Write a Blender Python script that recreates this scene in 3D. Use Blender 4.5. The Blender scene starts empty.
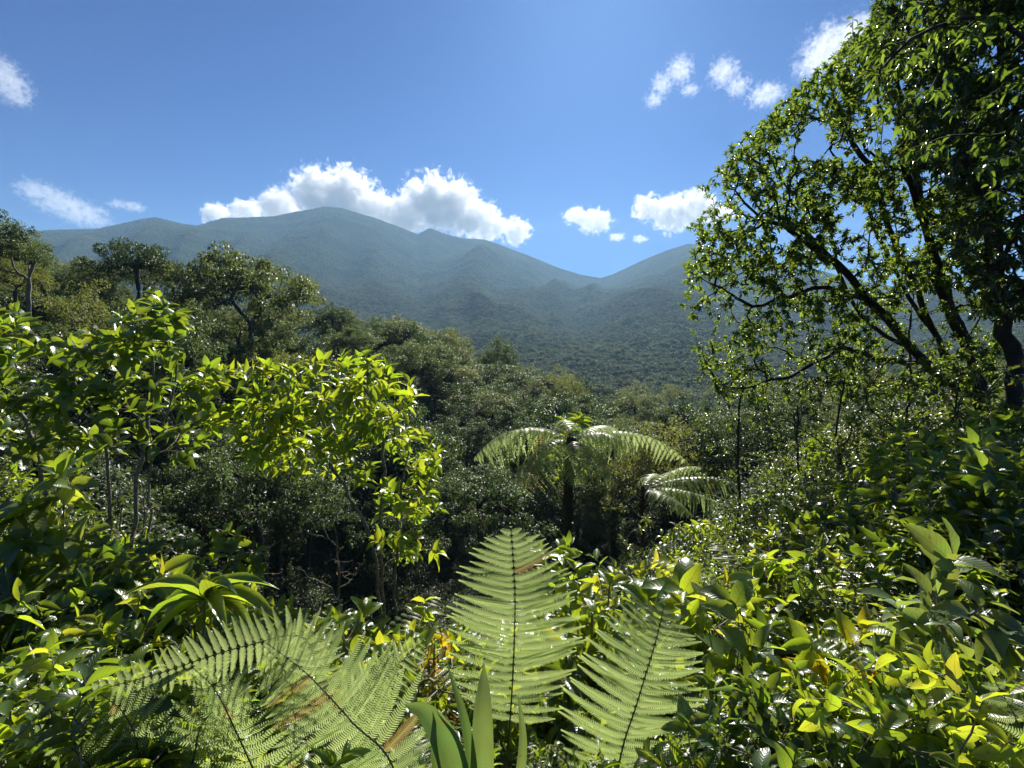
import bpy, math
import numpy as np
R = math.radians
sc = bpy.context.scene
COL = sc.collection
rng = np.random.default_rng(11)

# ------------------------------------------------------------------ camera, world, sun, exposure
CAM = np.array([0.0, 0.0, 1.7]); F = 512.0
PITCH = math.atan(54.0 / F)
cd = bpy.data.cameras.new('camera'); cam = bpy.data.objects.new('camera', cd); COL.objects.link(cam)
cam.location = CAM; cam.rotation_euler = (math.pi/2 - PITCH, 0, 0)
cd.sensor_width = 36; cd.lens = 18; cd.clip_start = .05; cd.clip_end = 30000
sc.camera = cam
SUN_EL, SUN_AZ = R(34), R(9)          # azimuth clockwise from +Y
w = bpy.data.worlds.new('World'); sc.world = w; w.use_nodes = True
wn = w.node_tree; bg = wn.nodes['Background']
sky = wn.nodes.new('ShaderNodeTexSky'); sky.sky_type = 'NISHITA'; sky.sun_disc = False
sky.sun_elevation = SUN_EL; sky.sun_rotation = SUN_AZ
sky.altitude = 1500; sky.air_density = 1.0; sky.dust_density = 1.3; sky.ozone_density = 5.0
tint = wn.nodes.new('ShaderNodeMix'); tint.data_type = 'RGBA'; tint.blend_type = 'MULTIPLY'; tint.inputs[0].default_value = 1
hsv = wn.nodes.new('ShaderNodeHueSaturation'); hsv.inputs['Saturation'].default_value = 1.35; hsv.inputs['Value'].default_value = .8
wn.links.new(sky.outputs[0], hsv.inputs['Color']); wn.links.new(hsv.outputs[0], tint.inputs[6]); tint.inputs[7].default_value = (.40, .73, 1.20, 1)
wn.links.new(tint.outputs[2], bg.inputs[0]); bg.inputs[1].default_value = .05; bg.inputs[1].default_value *= .70
sd = bpy.data.lights.new('sun', 'SUN'); sd.energy = 5.0; sd.angle = R(.5); sd.color = (1, .95, .86)
sun = bpy.data.objects.new('sun', sd); COL.objects.link(sun)
from mathutils import Vector
sv = Vector((math.sin(SUN_AZ)*math.cos(SUN_EL), math.cos(SUN_AZ)*math.cos(SUN_EL), math.sin(SUN_EL)))
sun.rotation_euler = sv.to_track_quat('Z', 'Y').to_euler()
sc.view_settings.view_transform = 'Standard'; sc.view_settings.look = 'None'
sc.view_settings.exposure = 1.1; sc.view_settings.gamma = 1; sc.view_settings.use_curve_mapping = False
cy = sc.cycles
cy.max_bounces = 7; cy.diffuse_bounces = 3; cy.glossy_bounces = 2; cy.transmission_bounces = 4
cy.transparent_max_bounces = 6; cy.volume_bounces = 4; cy.use_denoising = True
cy.caustics_reflective = False; cy.caustics_refractive = False
cy.volume_max_steps = 256; cy.sample_clamp_indirect = 4

def P(px, py, Y):
    dx = (px - 512)/F; dz = (384 - py)/F
    c, s = math.cos(PITCH), math.sin(PITCH)
    wy = c + s*dz; wz = -s + c*dz
    return CAM + np.array([dx, wy, wz])*(Y/wy)

def tag(o, label=None, cat=None, group=None, kind=None):
    if label: o['label'] = label
    if cat: o['category'] = cat
    if group: o['group'] = group
    if kind: o['kind'] = kind
    return o
def empty(name, loc, label, cat, group=None, rz=0, s=1):
    o = bpy.data.objects.new(name, None); COL.objects.link(o)
    o.location = loc; o.rotation_euler = (0, 0, rz); o.scale = (s, s, s)
    o.empty_display_size = .2
    return tag(o, label, cat, group)
def copy_tree(root, loc, rz, s, label=None, group=None, tilt=(0, 0)):
    c = root.copy(); COL.objects.link(c)
    c.location = loc; c.rotation_euler = (tilt[0], tilt[1], rz)
    c.scale = s if hasattr(s, '__len__') else (s, s, s)
    if label: c['label'] = label
    if group: c['group'] = group
    for ch in KIDS.get(root.name, ()):
        d = ch.copy(); COL.objects.link(d); d.parent = c
    return c
KIDS = {}

# ------------------------------------------------------------------ numpy mesh building
def nrm(a):
    return a/np.maximum(np.linalg.norm(a, axis=-1, keepdims=True), 1e-9)
class MB:
    def __init__(s): s.V=[]; s.Q=[]; s.U=[]; s.Rn=[]; s.n=0
    def add(s, V, Q, U=None, rn=None):
        V = np.asarray(V, float).reshape(-1, 3); Q = np.asarray(Q, int).reshape(-1, 4)
        s.V.append(V); s.Q.append(Q + s.n)
        s.U.append(np.zeros((len(V), 2)) if U is None else np.asarray(U).reshape(-1, 2))
        s.Rn.append(np.full(len(V), .5) if rn is None else np.broadcast_to(rn, (len(V),)))
        s.n += len(V)
    def build(s, name, mat, parent=None, smooth=True, loc=None):
        V = np.concatenate(s.V) if s.V else np.zeros((3,3)); Q = np.concatenate(s.Q) if s.Q else np.zeros((0,4),int)
        me = bpy.data.meshes.new(name)
        me.vertices.add(len(V)); me.vertices.foreach_set('co', V.astype(np.float32).ravel())
        tri = Q[:, 2] == Q[:, 3]
        tot = np.where(tri, 3, 4); start = np.concatenate([[0], np.cumsum(tot)[:-1]]) if len(Q) else tot
        loops = Q.ravel()[~np.stack([tri*False, tri*False, tri*False, tri], 1).ravel()]
        me.loops.add(len(loops)); me.loops.foreach_set('vertex_index', loops.astype(np.int32))
        me.polygons.add(len(Q)); me.polygons.foreach_set('loop_start', start.astype(np.int32))
        me.polygons.foreach_set('use_smooth', np.full(len(Q), smooth))
        me.update(calc_edges=True)
        U = np.concatenate(s.U)
        uv = me.uv_layers.new(name='UVMap'); uv.data.foreach_set('uv', U[loops].astype(np.float32).ravel())
        at = me.attributes.new('rnd', 'FLOAT', 'POINT'); at.data.foreach_set('value', np.concatenate(s.Rn).astype(np.float32))
        me.materials.append(mat)
        o = bpy.data.objects.new(name, me); COL.objects.link(o)
        if parent is not None:
            o.parent = parent; KIDS.setdefault(parent.name, []).append(o)
        if loc is not None: o.location = loc
        return o

def tube(mb, pts, rad, sides=6, rn=.5):
    pts = np.asarray(pts, float); rad = np.broadcast_to(np.asarray(rad, float), (len(pts),))
    if len(pts) < 2: return
    T = nrm(np.gradient(pts, axis=0)); ref = np.array([.13, .21, .97]) if abs(T[0][2]) < .9 else np.array([.98, .1, .12])
    A = np.zeros_like(pts); a = ref
    for i in range(len(pts)):
        a = a - T[i]*np.dot(a, T[i]); a = a/max(np.linalg.norm(a), 1e-6); A[i] = a
    B = np.cross(T, A); th = np.arange(sides)*2*math.pi/sides
    V = pts[:, None] + rad[:, None, None]*(np.cos(th)[None, :, None]*A[:, None] + np.sin(th)[None, :, None]*B[:, None])
    n = len(pts); i = np.arange(n-1)[:, None]*sides; j = np.arange(sides)[None]; k = (j+1) % sides
    Q = np.stack([i+j, i+k, i+sides+k, i+sides+j], -1).reshape(-1, 4)
    L = np.concatenate([[0], np.cumsum(np.linalg.norm(np.diff(pts, axis=0), axis=1))])
    U = np.stack([np.broadcast_to(j/sides, (n, sides)), np.broadcast_to(L[:, None], (n, sides))], -1)
    mb.add(V, Q, U, rn)

# leaf templates: x across, y along, z normal
def leaf_template(rows, prof, fold=.25, droop=.25, wave=0.0, cup=0.0):
    V=[]; U=[]
    for i, t in enumerate(rows):
        wd = prof(t)*.5; ang = droop*t*1.6
        y = math.sin(ang)/max(droop*1.6, 1e-3) if droop else t; z = -(1-math.cos(ang))/max(droop*1.6, 1e-3) if droop else 0
        for u in (-1, 0, 1):
            V.append((u*wd, y, z + abs(u)*wd*fold + wave*math.sin(t*14+u*1.5)*abs(u))); U.append((u, t))
    Q=[]
    for i in range(len(rows)-1):
        for c in (0, 1): a = i*3+c; Q.append((a, a+1, a+4, a+3))
    return np.array(V), np.array(Q), np.array(U)
ell = lambda t: max(.03, math.sin(math.pi*min(1, t**.85))**.8)
ovate = lambda t: max(.03, math.sin(math.pi*t**.7)**.9*(1-.15*t))
lance = lambda t: max(.03, math.sin(math.pi*t**.8)**1.1)
blade = lambda t: max(.03, min(1, t*6+.3)*(1-t)**.6)
T_HI = [leaf_template([0,.08,.2,.35,.5,.65,.8,.92,1], ell, .22, d, .02) for d in (.25,.5,.8)]
T_LAN = [leaf_template([0,.08,.2,.35,.5,.65,.8,.92,1], lance, .3, d, .015) for d in (.3,.6,.95)]
T_MID = [leaf_template([0,.2,.5,.8,1], ell, .3, d) for d in (.2,.5,.9)]
T_LO = [leaf_template([0,.5,1], lambda t: 1 if t==.5 else .06, .35, d) for d in (.2,.6)]
T_BL = [leaf_template(list(np.linspace(0,1,12)), blade, .35, d) for d in (.25,.6,.9)]

def put_leaves(mb, T, p, d, n, L, Wd, rn):
    """scatter leaf templates; p,d,n (M,3); L lengths, Wd width/length ratio"""
    p=np.asarray(p); M=len(p)
    if M == 0: return
    d = nrm(np.asarray(d)); s = nrm(np.cross(d, np.asarray(n))); n2 = np.cross(s, d)
    L = np.broadcast_to(L, (M,)); Wd = np.broadcast_to(Wd, (M,)); rn = np.broadcast_to(rn, (M,))
    pick = rng.integers(0, len(T), M)
    for k, (V, Q, U) in enumerate(T):
        m = np.where(pick == k)[0]
        if len(m) == 0: continue
        X = V[None, :, 0:1]*s[m][:, None]*(Wd[m]*L[m])[:, None, None] + V[None, :, 1:2]*d[m][:, None]*L[m][:, None, None] + V[None, :, 2:3]*n2[m][:, None]*L[m][:, None, None]
        X += p[m][:, None]
        q = Q[None] + (np.arange(len(m))*len(V))[:, None, None]
        mb.add(X, q, np.broadcast_to(U, (len(m),)+U.shape), np.repeat(rn[m], len(V)))

def unit(n):
    v = rng.normal(size=(n, 3)); return nrm(v)

def skeleton(paths, targets, step=.3, bias=.12, wob=.06, curl=.25, sag=0.0):
    N=[]; par=[]; plen=[]; chains=[]; dirs=[]
    def add(p, pa):
        N.append(p); par.append(pa)
        if pa < 0: plen.append(0); dirs.append(np.array([0,0,1.]))
        else:
            dd = p-N[pa]; l=np.linalg.norm(dd); plen.append(plen[pa]+l); dirs.append(dd/max(l,1e-6))
        return len(N)-1
    for pth in paths:
        pth = np.asarray(pth, float)
        # resample smoothly (catmull-rom)
        if len(pth) > 2:
            e = np.vstack([2*pth[0]-pth[1], pth, 2*pth[-1]-pth[-2]]); out=[]
            for i in range(1, len(e)-2):
                m = max(2, int(np.linalg.norm(e[i+1]-e[i])/step))
                for t in np.linspace(0, 1, m, endpoint=False):
                    out.append(.5*((2*e[i])+(-e[i-1]+e[i+1])*t+(2*e[i-1]-5*e[i]+4*e[i+1]-e[i+2])*t*t+(-e[i-1]+3*e[i]-3*e[i+1]+e[i+2])*t**3))
            out.append(e[-2]); pth = np.array(out)
        pth[1:-1] += rng.normal(size=(len(pth)-2, 3))*wob*step if len(pth) > 2 else 0
        if N:
            a = int(np.argmin(np.linalg.norm(np.array(N)-pth[0], axis=1))); ch=[a]
        else: a=-1; ch=[]
        for q in pth:
            a = add(q, a); ch.append(a)
        chains.append(ch)
    targets = np.asarray(targets)
    A = np.array(N)
    d0 = np.min(np.linalg.norm(targets[:, None]-A[None], axis=2), axis=1) if len(targets) else []
    tips=[]
    buf = np.zeros((len(N)+len(targets)*60+10, 3)); buf[:len(N)] = A
    pl = np.zeros(len(buf)); pl[:len(N)] = plen
    for ti in np.argsort(d0):
        t = targets[ti]; n=len(N)
        c = np.linalg.norm(buf[:n]-t, axis=1) + bias*pl[:n]
        a = int(np.argmin(c)); p0 = N[a]; L=np.linalg.norm(t-p0)
        m = min(50, max(2, int(L/step)+1)); dr = dirs[a]
        side = rng.normal(size=3)*L*wob
        ch=[a]; ids=a
        for k in range(1, m+1):
            s=k/m
            q = p0*(1-s)+t*s + dr*L*curl*s*(1-s)*1.5*(1-s) + side*math.sin(math.pi*s) + np.array([0,0,-sag*L*s*(1-s)])
            ids = add(q, ids); ch.append(ids); buf[ids]=q; pl[ids]=plen[ids]
        chains.append(ch); tips.append(ids)
    cnt = np.zeros(len(N)); cnt[tips] = 1
    for i in range(len(N)-1, -1, -1):
        if par[i] >= 0: cnt[par[i]] += cnt[i]
    return np.array(N), np.array(dirs), chains, np.maximum(cnt, 1), tips
def wood(mb, N, chains, cnt, r0, pw=.45, rmax=9, taper=.45, sides=None, rn=.5):
    for ch in chains:
        p = N[ch]; r = np.minimum(r0*cnt[ch]**pw, rmax)
        if len(ch) > 2: r[0] = r[1]
        r = np.minimum.accumulate(r)
        r[-1] *= taper
        if r[-2] < r0*1.01: r[1:] *= np.linspace(1, taper, len(r)-1)
        sd_ = sides or (4 if r.max() < r0*2.2 else (6 if r.max() < r0*6 else 9))
        tube(mb, p, r, sd_, rn)

def rosette(tp, td, k, ang=(40, 80), L=(.1, .14), rx=.0):
    """k leaves in golden-angle order round each tip"""
    M=len(tp); p=np.repeat(tp, k, 0); ax=nrm(np.repeat(td, k, 0)); j=np.tile(np.arange(k), M)
    ref = nrm(np.cross(ax, np.array([.3,.2,.93]))); b = np.cross(ax, ref)
    th = j*2.4 + np.repeat(rng.uniform(0, 6.3, M), k) + rng.normal(0, .2, M*k)
    rad = np.cos(th)[:, None]*ref + np.sin(th)[:, None]*b
    a = np.radians(rng.uniform(ang[0], ang[1], M*k))*(.55+.45*(j+1)/k)
    d = ax*np.cos(a)[:, None] + rad*np.sin(a)[:, None]
    Ls = rng.uniform(L[0], L[1], M*k)*(.6+.4*(j+1)/k)
    p = p - ax*(j/k)[:, None]*rx + rng.normal(0, .004, p.shape)
    return p, d, Ls
def leafnormal(d, up=1.0, jit=.35, ny=0.0):
    n = np.array([0, -ny, up]) + rng.normal(size=d.shape)*jit*np.array([1, 1+ny, 1])
    return n

# ------------------------------------------------------------------ materials
def nodes(m):
    m.use_nodes = True; nt = m.node_tree; nt.nodes.clear(); return nt
def ramp(nt, inp, stops):
    r = nt.nodes.new('ShaderNodeValToRGB'); e = r.color_ramp.elements
    while len(e) < len(stops): e.new(.5)
    for el, (p, c) in zip(e, stops): el.position = p; el.color = (*c, 1)
    nt.links.new(inp, r.inputs[0]); return r.outputs[0]
def math_(nt, op, a, b=None, c=None):
    m = nt.nodes.new('ShaderNodeMath'); m.operation = op
    for i, v in enumerate((a, b, c)):
        if v is None: continue
        if isinstance(v, (int, float)): m.inputs[i].default_value = v
        else: nt.links.new(v, m.inputs[i])
    return m.outputs[0]
def leafmat(name, stops, tstops, tr=.45, rough=.36, veins=0, spec=.5, objvar=.0, bump=.3, patch=0):
    m = bpy.data.materials.new(name); nt = nodes(m); L = nt.links
    at = nt.nodes.new('ShaderNodeAttribute'); at.attribute_name = 'rnd'
    v = at.outputs['Fac']
    if objvar:
        oi = nt.nodes.new('ShaderNodeObjectInfo')
        v = math_(nt, 'ADD', math_(nt, 'MULTIPLY', v, 1-objvar), math_(nt, 'MULTIPLY', oi.outputs['Random'], objvar))
    if patch:
        g = nt.nodes.new('ShaderNodeNewGeometry'); pn = nt.nodes.new('ShaderNodeTexNoise'); pn.inputs['Scale'].default_value = patch; pn.inputs['Detail'].default_value = 4
        L.new(g.outputs['Position'], pn.inputs[0])
        v = math_(nt, 'ADD', v, math_(nt, 'MULTIPLY', math_(nt, 'SUBTRACT', pn.outputs[0], .5), 1.6))
    c = ramp(nt, v, stops); t = ramp(nt, v, tstops)
    if veins:      # blemishes: small brown and yellow spots on some leaves
        tc = nt.nodes.new('ShaderNodeTexCoord'); sn = nt.nodes.new('ShaderNodeTexNoise'); sn.inputs['Scale'].default_value = 38; sn.inputs['Detail'].default_value = 3
        L.new(tc.outputs['Object'], sn.inputs[0]); sf = math_(nt, 'MULTIPLY', math_(nt, 'GREATER_THAN', sn.outputs[0], .67), .75)
        bn = nt.nodes.new('ShaderNodeTexNoise'); bn.inputs['Scale'].default_value = 9; L.new(tc.outputs['Object'], bn.inputs[0])
        out = []
        for src, colr in ((c, (.17,.11,.04,1)), (t, (.35,.22,.03,1))):
            mm = nt.nodes.new('ShaderNodeMix'); mm.data_type = 'RGBA'; L.new(sf, mm.inputs[0]); L.new(src, mm.inputs[6]); mm.inputs[7].default_value = colr
            hs = nt.nodes.new('ShaderNodeHueSaturation'); L.new(mm.outputs[2], hs.inputs['Color'])
            L.new(math_(nt, 'ADD', .44, math_(nt, 'MULTIPLY', bn.outputs[0], .10)), hs.inputs['Hue']); L.new(math_(nt, 'ADD', .55, math_(nt, 'MULTIPLY', bn.outputs[0], .9)), hs.inputs['Value'])
            out.append(hs.outputs[0])
        c, t = out
    pr = nt.nodes.new('ShaderNodeBsdfPrincipled'); pr.inputs['Roughness'].default_value = rough
    pr.inputs['Specular IOR Level'].default_value = spec
    tl = nt.nodes.new('ShaderNodeBsdfTranslucent'); mx = nt.nodes.new('ShaderNodeMixShader'); mx.inputs[0].default_value = tr
    if veins:
        uv = nt.nodes.new('ShaderNodeUVMap'); sp = nt.nodes.new('ShaderNodeSeparateXYZ'); L.new(uv.outputs[0], sp.inputs[0])
        au = math_(nt, 'ABSOLUTE', sp.outputs[0])
        ph = math_(nt, 'SUBTRACT', math_(nt, 'MULTIPLY', sp.outputs[1], veins), math_(nt, 'MULTIPLY', au, 2.2))
        fr = math_(nt, 'PINGPONG', ph, .5)                      # 0..0.5
        lat = math_(nt, 'LESS_THAN', fr, .07)
        mid = math_(nt, 'LESS_THAN', au, .07)
        vv = math_(nt, 'MAXIMUM', lat, mid)
        if veins < 0: vv = math_(nt, 'LESS_THAN', math_(nt, 'PINGPONG', math_(nt, 'MULTIPLY', sp.outputs[0], 2.4), .5), .13)
        for src, tgt, f in ((c, pr.inputs['Base Color'], 1.5), (t, tl.inputs[0], .62)):
            mm = nt.nodes.new('ShaderNodeMix'); mm.data_type = 'RGBA'; mm.blend_type = 'MULTIPLY'
            L.new(math_(nt, 'MULTIPLY', vv, .8), mm.inputs[0]); L.new(src, mm.inputs[6]); mm.inputs[7].default_value = (f, f, f, 1)
            L.new(mm.outputs[2], tgt)
        bp = nt.nodes.new('ShaderNodeBump'); bp.inputs['Strength'].default_value = bump; bp.inputs['Distance'].default_value = .01
        L.new(math_(nt, 'SMOOTH_MIN', fr, .25, .1), bp.inputs['Height']); L.new(bp.outputs[0], pr.inputs['Normal'])
    else:
        L.new(c, pr.inputs['Base Color']); L.new(t, tl.inputs[0])
    L.new(pr.outputs[0], mx.inputs[1]); L.new(tl.outputs[0], mx.inputs[2])
    o = nt.nodes.new('ShaderNodeOutputMaterial'); L.new(mx.outputs[0], o.inputs[0])
    return m
def barkmat(name, c1, c2, scale=8, rough=.85, bump=.6):
    m = bpy.data.materials.new(name); nt = nodes(m); L = nt.links
    tc = nt.nodes.new('ShaderNodeTexCoord'); nz = nt.nodes.new('ShaderNodeTexNoise'); nz.inputs['Scale'].default_value = scale
    nz.inputs['Detail'].default_value = 5; L.new(tc.outputs['Object'], nz.inputs[0])
    c = ramp(nt, nz.outputs[0], [(.35, c1), (.65, c2)])
    pr = nt.nodes.new('ShaderNodeBsdfPrincipled'); pr.inputs['Roughness'].default_value = rough
    L.new(c, pr.inputs['Base Color'])
    bp = nt.nodes.new('ShaderNodeBump'); bp.inputs['Strength'].default_value = bump; bp.inputs['Distance'].default_value = .02
    L.new(nz.outputs[0], bp.inputs['Height']); L.new(bp.outputs[0], pr.inputs['Normal'])
    o = nt.nodes.new('ShaderNodeOutputMaterial'); L.new(pr.outputs[0], o.inputs[0]); return m

M = {}
M['dark'] = leafmat('dark_leaf', [(0,(.034,.055,.020)),(.6,(.050,.082,.026)),(1,(.085,.12,.035))], [(0,(.10,.17,.02)),(.7,(.22,.32,.03)),(1,(.42,.50,.05))], .36, .30, 0, spec=.8)
M['broad'] = leafmat('broad_leaf', [(0,(.035,.070,.020)),(.6,(.055,.105,.026)),(1,(.090,.15,.035))], [(0,(.16,.27,.015)),(.6,(.34,.50,.025)),(1,(.58,.70,.05))], .46, .30, 9, spec=.8)
M['lime'] = leafmat('lime_leaf', [(0,(.055,.10,.020)),(.5,(.085,.145,.026)),(1,(.13,.19,.03))], [(0,(.32,.50,.02)),(.5,(.54,.70,.03)),(1,(.78,.84,.05))], .48, .30, 10, spec=.7)
M['yellow'] = leafmat('yellowing_leaf', [(0,(.10,.14,.02)),(.6,(.20,.20,.03)),(1,(.30,.20,.03))], [(0,(.5,.6,.02)),(.6,(.8,.66,.02)),(1,(.85,.5,.03))], .5, .35, 16)
M['small'] = leafmat('small_leaf', [(0,(.038,.058,.020)),(.6,(.058,.085,.028)),(.88,(.10,.125,.04)),(1,(.20,.16,.08))], [(0,(.14,.22,.02)),(.8,(.36,.46,.05)),(1,(.55,.42,.08))], .32, .34, 0, objvar=.3, spec=.6)
M['fern'] = leafmat('fern_leaf', [(0,(.11,.15,.055)),(.6,(.17,.21,.085)),(.93,(.22,.26,.11)),(1,(.24,.15,.06))], [(0,(.34,.47,.14)),(.93,(.64,.76,.28)),(1,(.46,.30,.10))], .5, .36, 0)
M['crown'] = leafmat('forest_leaf', [(0,(.018,.034,.016)),(.35,(.033,.056,.023)),(.7,(.066,.092,.036)),(1,(.14,.15,.06))], [(0,(.06,.11,.02)),(.6,(.16,.24,.05)),(1,(.40,.42,.10))], .34, .42, 0, objvar=.8, spec=.32)
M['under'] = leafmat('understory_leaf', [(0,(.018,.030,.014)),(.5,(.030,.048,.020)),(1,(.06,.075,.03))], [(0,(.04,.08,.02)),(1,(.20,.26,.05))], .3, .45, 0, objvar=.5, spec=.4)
M['olive'] = leafmat('olive_leaf', [(0,(.06,.085,.025)),(1,(.13,.14,.04))], [(0,(.20,.28,.04)),(1,(.42,.42,.07))], .38, .5, 0, objvar=.3, spec=.3)
M['far'] = leafmat('far_leaf', [(0,(.018,.028,.016)),(.35,(.034,.050,.026)),(.7,(.068,.082,.040)),(1,(.12,.115,.065))], [(0,(.05,.08,.03)),(1,(.20,.25,.08))], .3, .6, 0, objvar=.6, spec=.15, patch=.006)
M['dry'] = leafmat('dry_leaf', [(0,(.10,.07,.04)),(1,(.24,.17,.09))], [(0,(.2,.12,.05)),(1,(.35,.22,.1))], .25, .6, 0)
M['bark'] = barkmat('bark', (.045,.038,.03), (.12,.10,.08))
M['twig'] = barkmat('twig_bark', (.13,.11,.08), (.26,.23,.18), 30)
M['darkbark'] = barkmat('dark_bark', (.022,.018,.014), (.055,.045,.035), 6)
M['green_stem'] = barkmat('green_stem', (.07,.11,.03), (.12,.14,.05), 30, .5, .2)
M['rachis'] = barkmat('frond_stalk', (.05,.04,.02), (.12,.10,.04), 30, .6, .2)

# ------------------------------------------------------------------ noise
def vnoise(x, y, seed=0):
    xi=np.floor(x).astype(np.int64); yi=np.floor(y).astype(np.int64); fx=x-xi; fy=y-yi
    fx=fx*fx*(3-2*fx); fy=fy*fy*(3-2*fy)
    def h(a, b):
        n=(a*374761393 + b*668265263 + seed*974634777) & 0xffffffff
        n=((n ^ (n >> 13))*1274126177) & 0xffffffff
        return ((n ^ (n >> 16)) & 0xffff)/65535.
    return (h(xi,yi)*(1-fx)+h(xi+1,yi)*fx)*(1-fy)+(h(xi,yi+1)*(1-fx)+h(xi+1,yi+1)*fx)*fy
def fbm(x, y, o=4, seed=0, ridged=False):
    s=0; a=.5; t=0
    for k in range(o):
        n=vnoise(x*2**k, y*2**k, seed+k)
        if ridged: n = 1-np.abs(2*n-1)
        s=s+a*n; t+=a; a*=.5
    return s/t

# ------------------------------------------------------------------ terrain
CTRL = []   # px, Y, z
def c_(px, *yz):
    for Y, z in yz: CTRL.append((math.atan2(px-512, 512), math.hypot((px-512)/512., 1)*Y, z))
c_(-300,(2,0),(6,1.0),(15,4),(45,14),(120,30),(300,40),(900,60))
c_(40,  (1.5,-.1),(3,-.8),(6,-1.7),(12,-4),(25,-6),(45,0.5),(80,4),(200,6),(500,8),(900,30))
c_(170, (1.5,-.1),(3,-.9),(6,-2.6),(12,-7),(25,-14),(50,-9),(75,1.0),(130,-5),(300,-30),(600,-25),(900,5))
c_(280, (1.5,-.2),(3,-1.1),(6,-3.3),(12,-9),(25,-19),(60,-16),(90,-2.5),(150,-14),(400,-45),(900,-15))
c_(400, (1.5,-.2),(3,-1.2),(6,-3.8),(12,-10),(25,-21),(70,-24),(130,-7),(220,-28),(450,-50),(900,-25))
c_(512, (1.5,-.2),(3,-1.2),(6,-3.5),(12,-9),(25,-17),(60,-27),(120,-26),(200,-23),(300,-42),(500,-55),(900,-32))
c_(620, (1.5,-.2),(3,-1.0),(6,-3.0),(12,-7),(25,-13),(60,-24),(120,-34),(250,-44),(500,-58),(900,-35))
c_(740, (1.5,-.1),(3,-.8),(6,-2.0),(12,-5),(25,-10),(60,-20),(120,-33),(250,-44),(500,-55),(900,-30))
c_(860, (1.5,0),(3,-.5),(6,-1.0),(12,-1.6),(25,-6),(60,-14),(150,-28),(400,-45),(900,-20))
c_(1000,(1.5,0),(3,-.3),(6,-.3),(12,-.1),(25,-1),(60,-5),(150,-12),(400,-25),(900,0))
c_(1400,(2,0),(6,.5),(15,1.5),(45,3),(120,8),(300,20),(900,40))
CTRL = np.array(CTRL)
def _uv(a, r): return np.stack([a*1.6, np.log(r+1.0)], -1)
_cp = _uv(CTRL[:,0], CTRL[:,1]); _cz = CTRL[:,2]
def _phi(d): return d**2*np.log(d+1e-6)
_zs = _cz/(CTRL[:,1]+4.0)      # interpolate slope-like value: keeps the near ground precise
_K = _phi(np.linalg.norm(_cp[:,None]-_cp[None],axis=2)) + np.eye(len(_cp))*.002
_A = np.block([[_K, np.c_[np.ones(len(_cp)), _cp]],[np.c_[np.ones(len(_cp)), _cp].T, np.zeros((3,3))]])
_W = np.linalg.solve(_A, np.r_[_zs, 0,0,0])
CR = np.array([(-900,240),(-300,235),(0,240),(40,235),(70,233),(110,232),(150,223),(165,221),(190,227),(205,229),(230,222),(255,221),(280,220),(300,216),(330,211),(345,212),(380,222),(420,237),(432,231),(447,237),(465,241),(485,242),(500,247),(530,258),(560,270),(580,276),(600,279),(612,275),(640,262),(665,252),(685,246),(700,248),(730,256),(800,272),(900,290),(1024,300),(1500,300),(2500,280)], float)
CRA = np.arctan2(CR[:,0]-512, 512); 
RC = 3800.
def crest(a):
    y = np.interp(a, CRA, CR[:,1])
    ca = np.maximum(np.cos(a), .45)
    return 1.7 + RC*ca*(330-y)/512.*(1+ (ca*0))
def rcrest(a): return RC + 250*np.sin(a*5+1)
def height(X, Y):
    X=np.asarray(X,float); Y=np.asarray(Y,float)
    a=np.arctan2(X, Y); r=np.hypot(X, Y)
    back = np.clip((np.abs(a)-1.15)/.6, 0, 1)
    ac = np.clip(a, -1.1, 1.1); rr=np.clip(r, .8, 950)
    q=_uv(ac, rr); sh=q.shape[:-1]; q=q.reshape(-1,2); out=np.zeros(len(q))
    for i in range(0, len(q), 20000):
        s=q[i:i+20000]; out[i:i+20000]=_phi(np.linalg.norm(s[:,None]-_cp[None],axis=2))@_W[:-3]+_W[-3]+s@_W[-2:]
    z = out.reshape(sh)*(rr+4.0)
    z = z*(1-back) + back*(0.05*np.minimum(r, 900))
    z = z*np.clip((r-.3)/1.2, 0, 1)
    z = z + (fbm(X/7., Y/7., 3, 5)-.5)*np.clip(r/25., 0, 1)*3.0*np.clip(1-(r-700)/300, 0, 1) + (fbm(X/.9, Y/.9, 2, 9)-.5)*.12
    rc=rcrest(a); t=np.clip((r-900)/(rc-900), 0, 1); cz=crest(a)*(rc/RC)
    f=.30*t+.70*t**2.0
    ridg = fbm(a*7+np.sin(t*4)*.25+3, t*.9+1, 2, 21, True); ridg2 = fbm(X/320., Y/320., 3, 33, True)
    amp = np.clip(t*5,0,1)*np.clip((1-t)*3.2, 0, 1)
    m = z*(1-f) + cz*f + amp*((ridg-.62)*300*(.35+t) + (ridg2-.6)*40)
    foot = 60*np.exp(-((t-.28)/.12)**2)*np.clip(1-np.abs((a+.38)/.30), 0, 1)
    m = m + foot
    z = np.where(r > 900, m, z)
    over = np.clip((r-rc)/900, 0, 1)
    return z - over*cz*.5 - np.where(r>rc, 30*over, 0)
def H(x, y): return float(height(np.array([x]), np.array([y]))[0])

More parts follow.
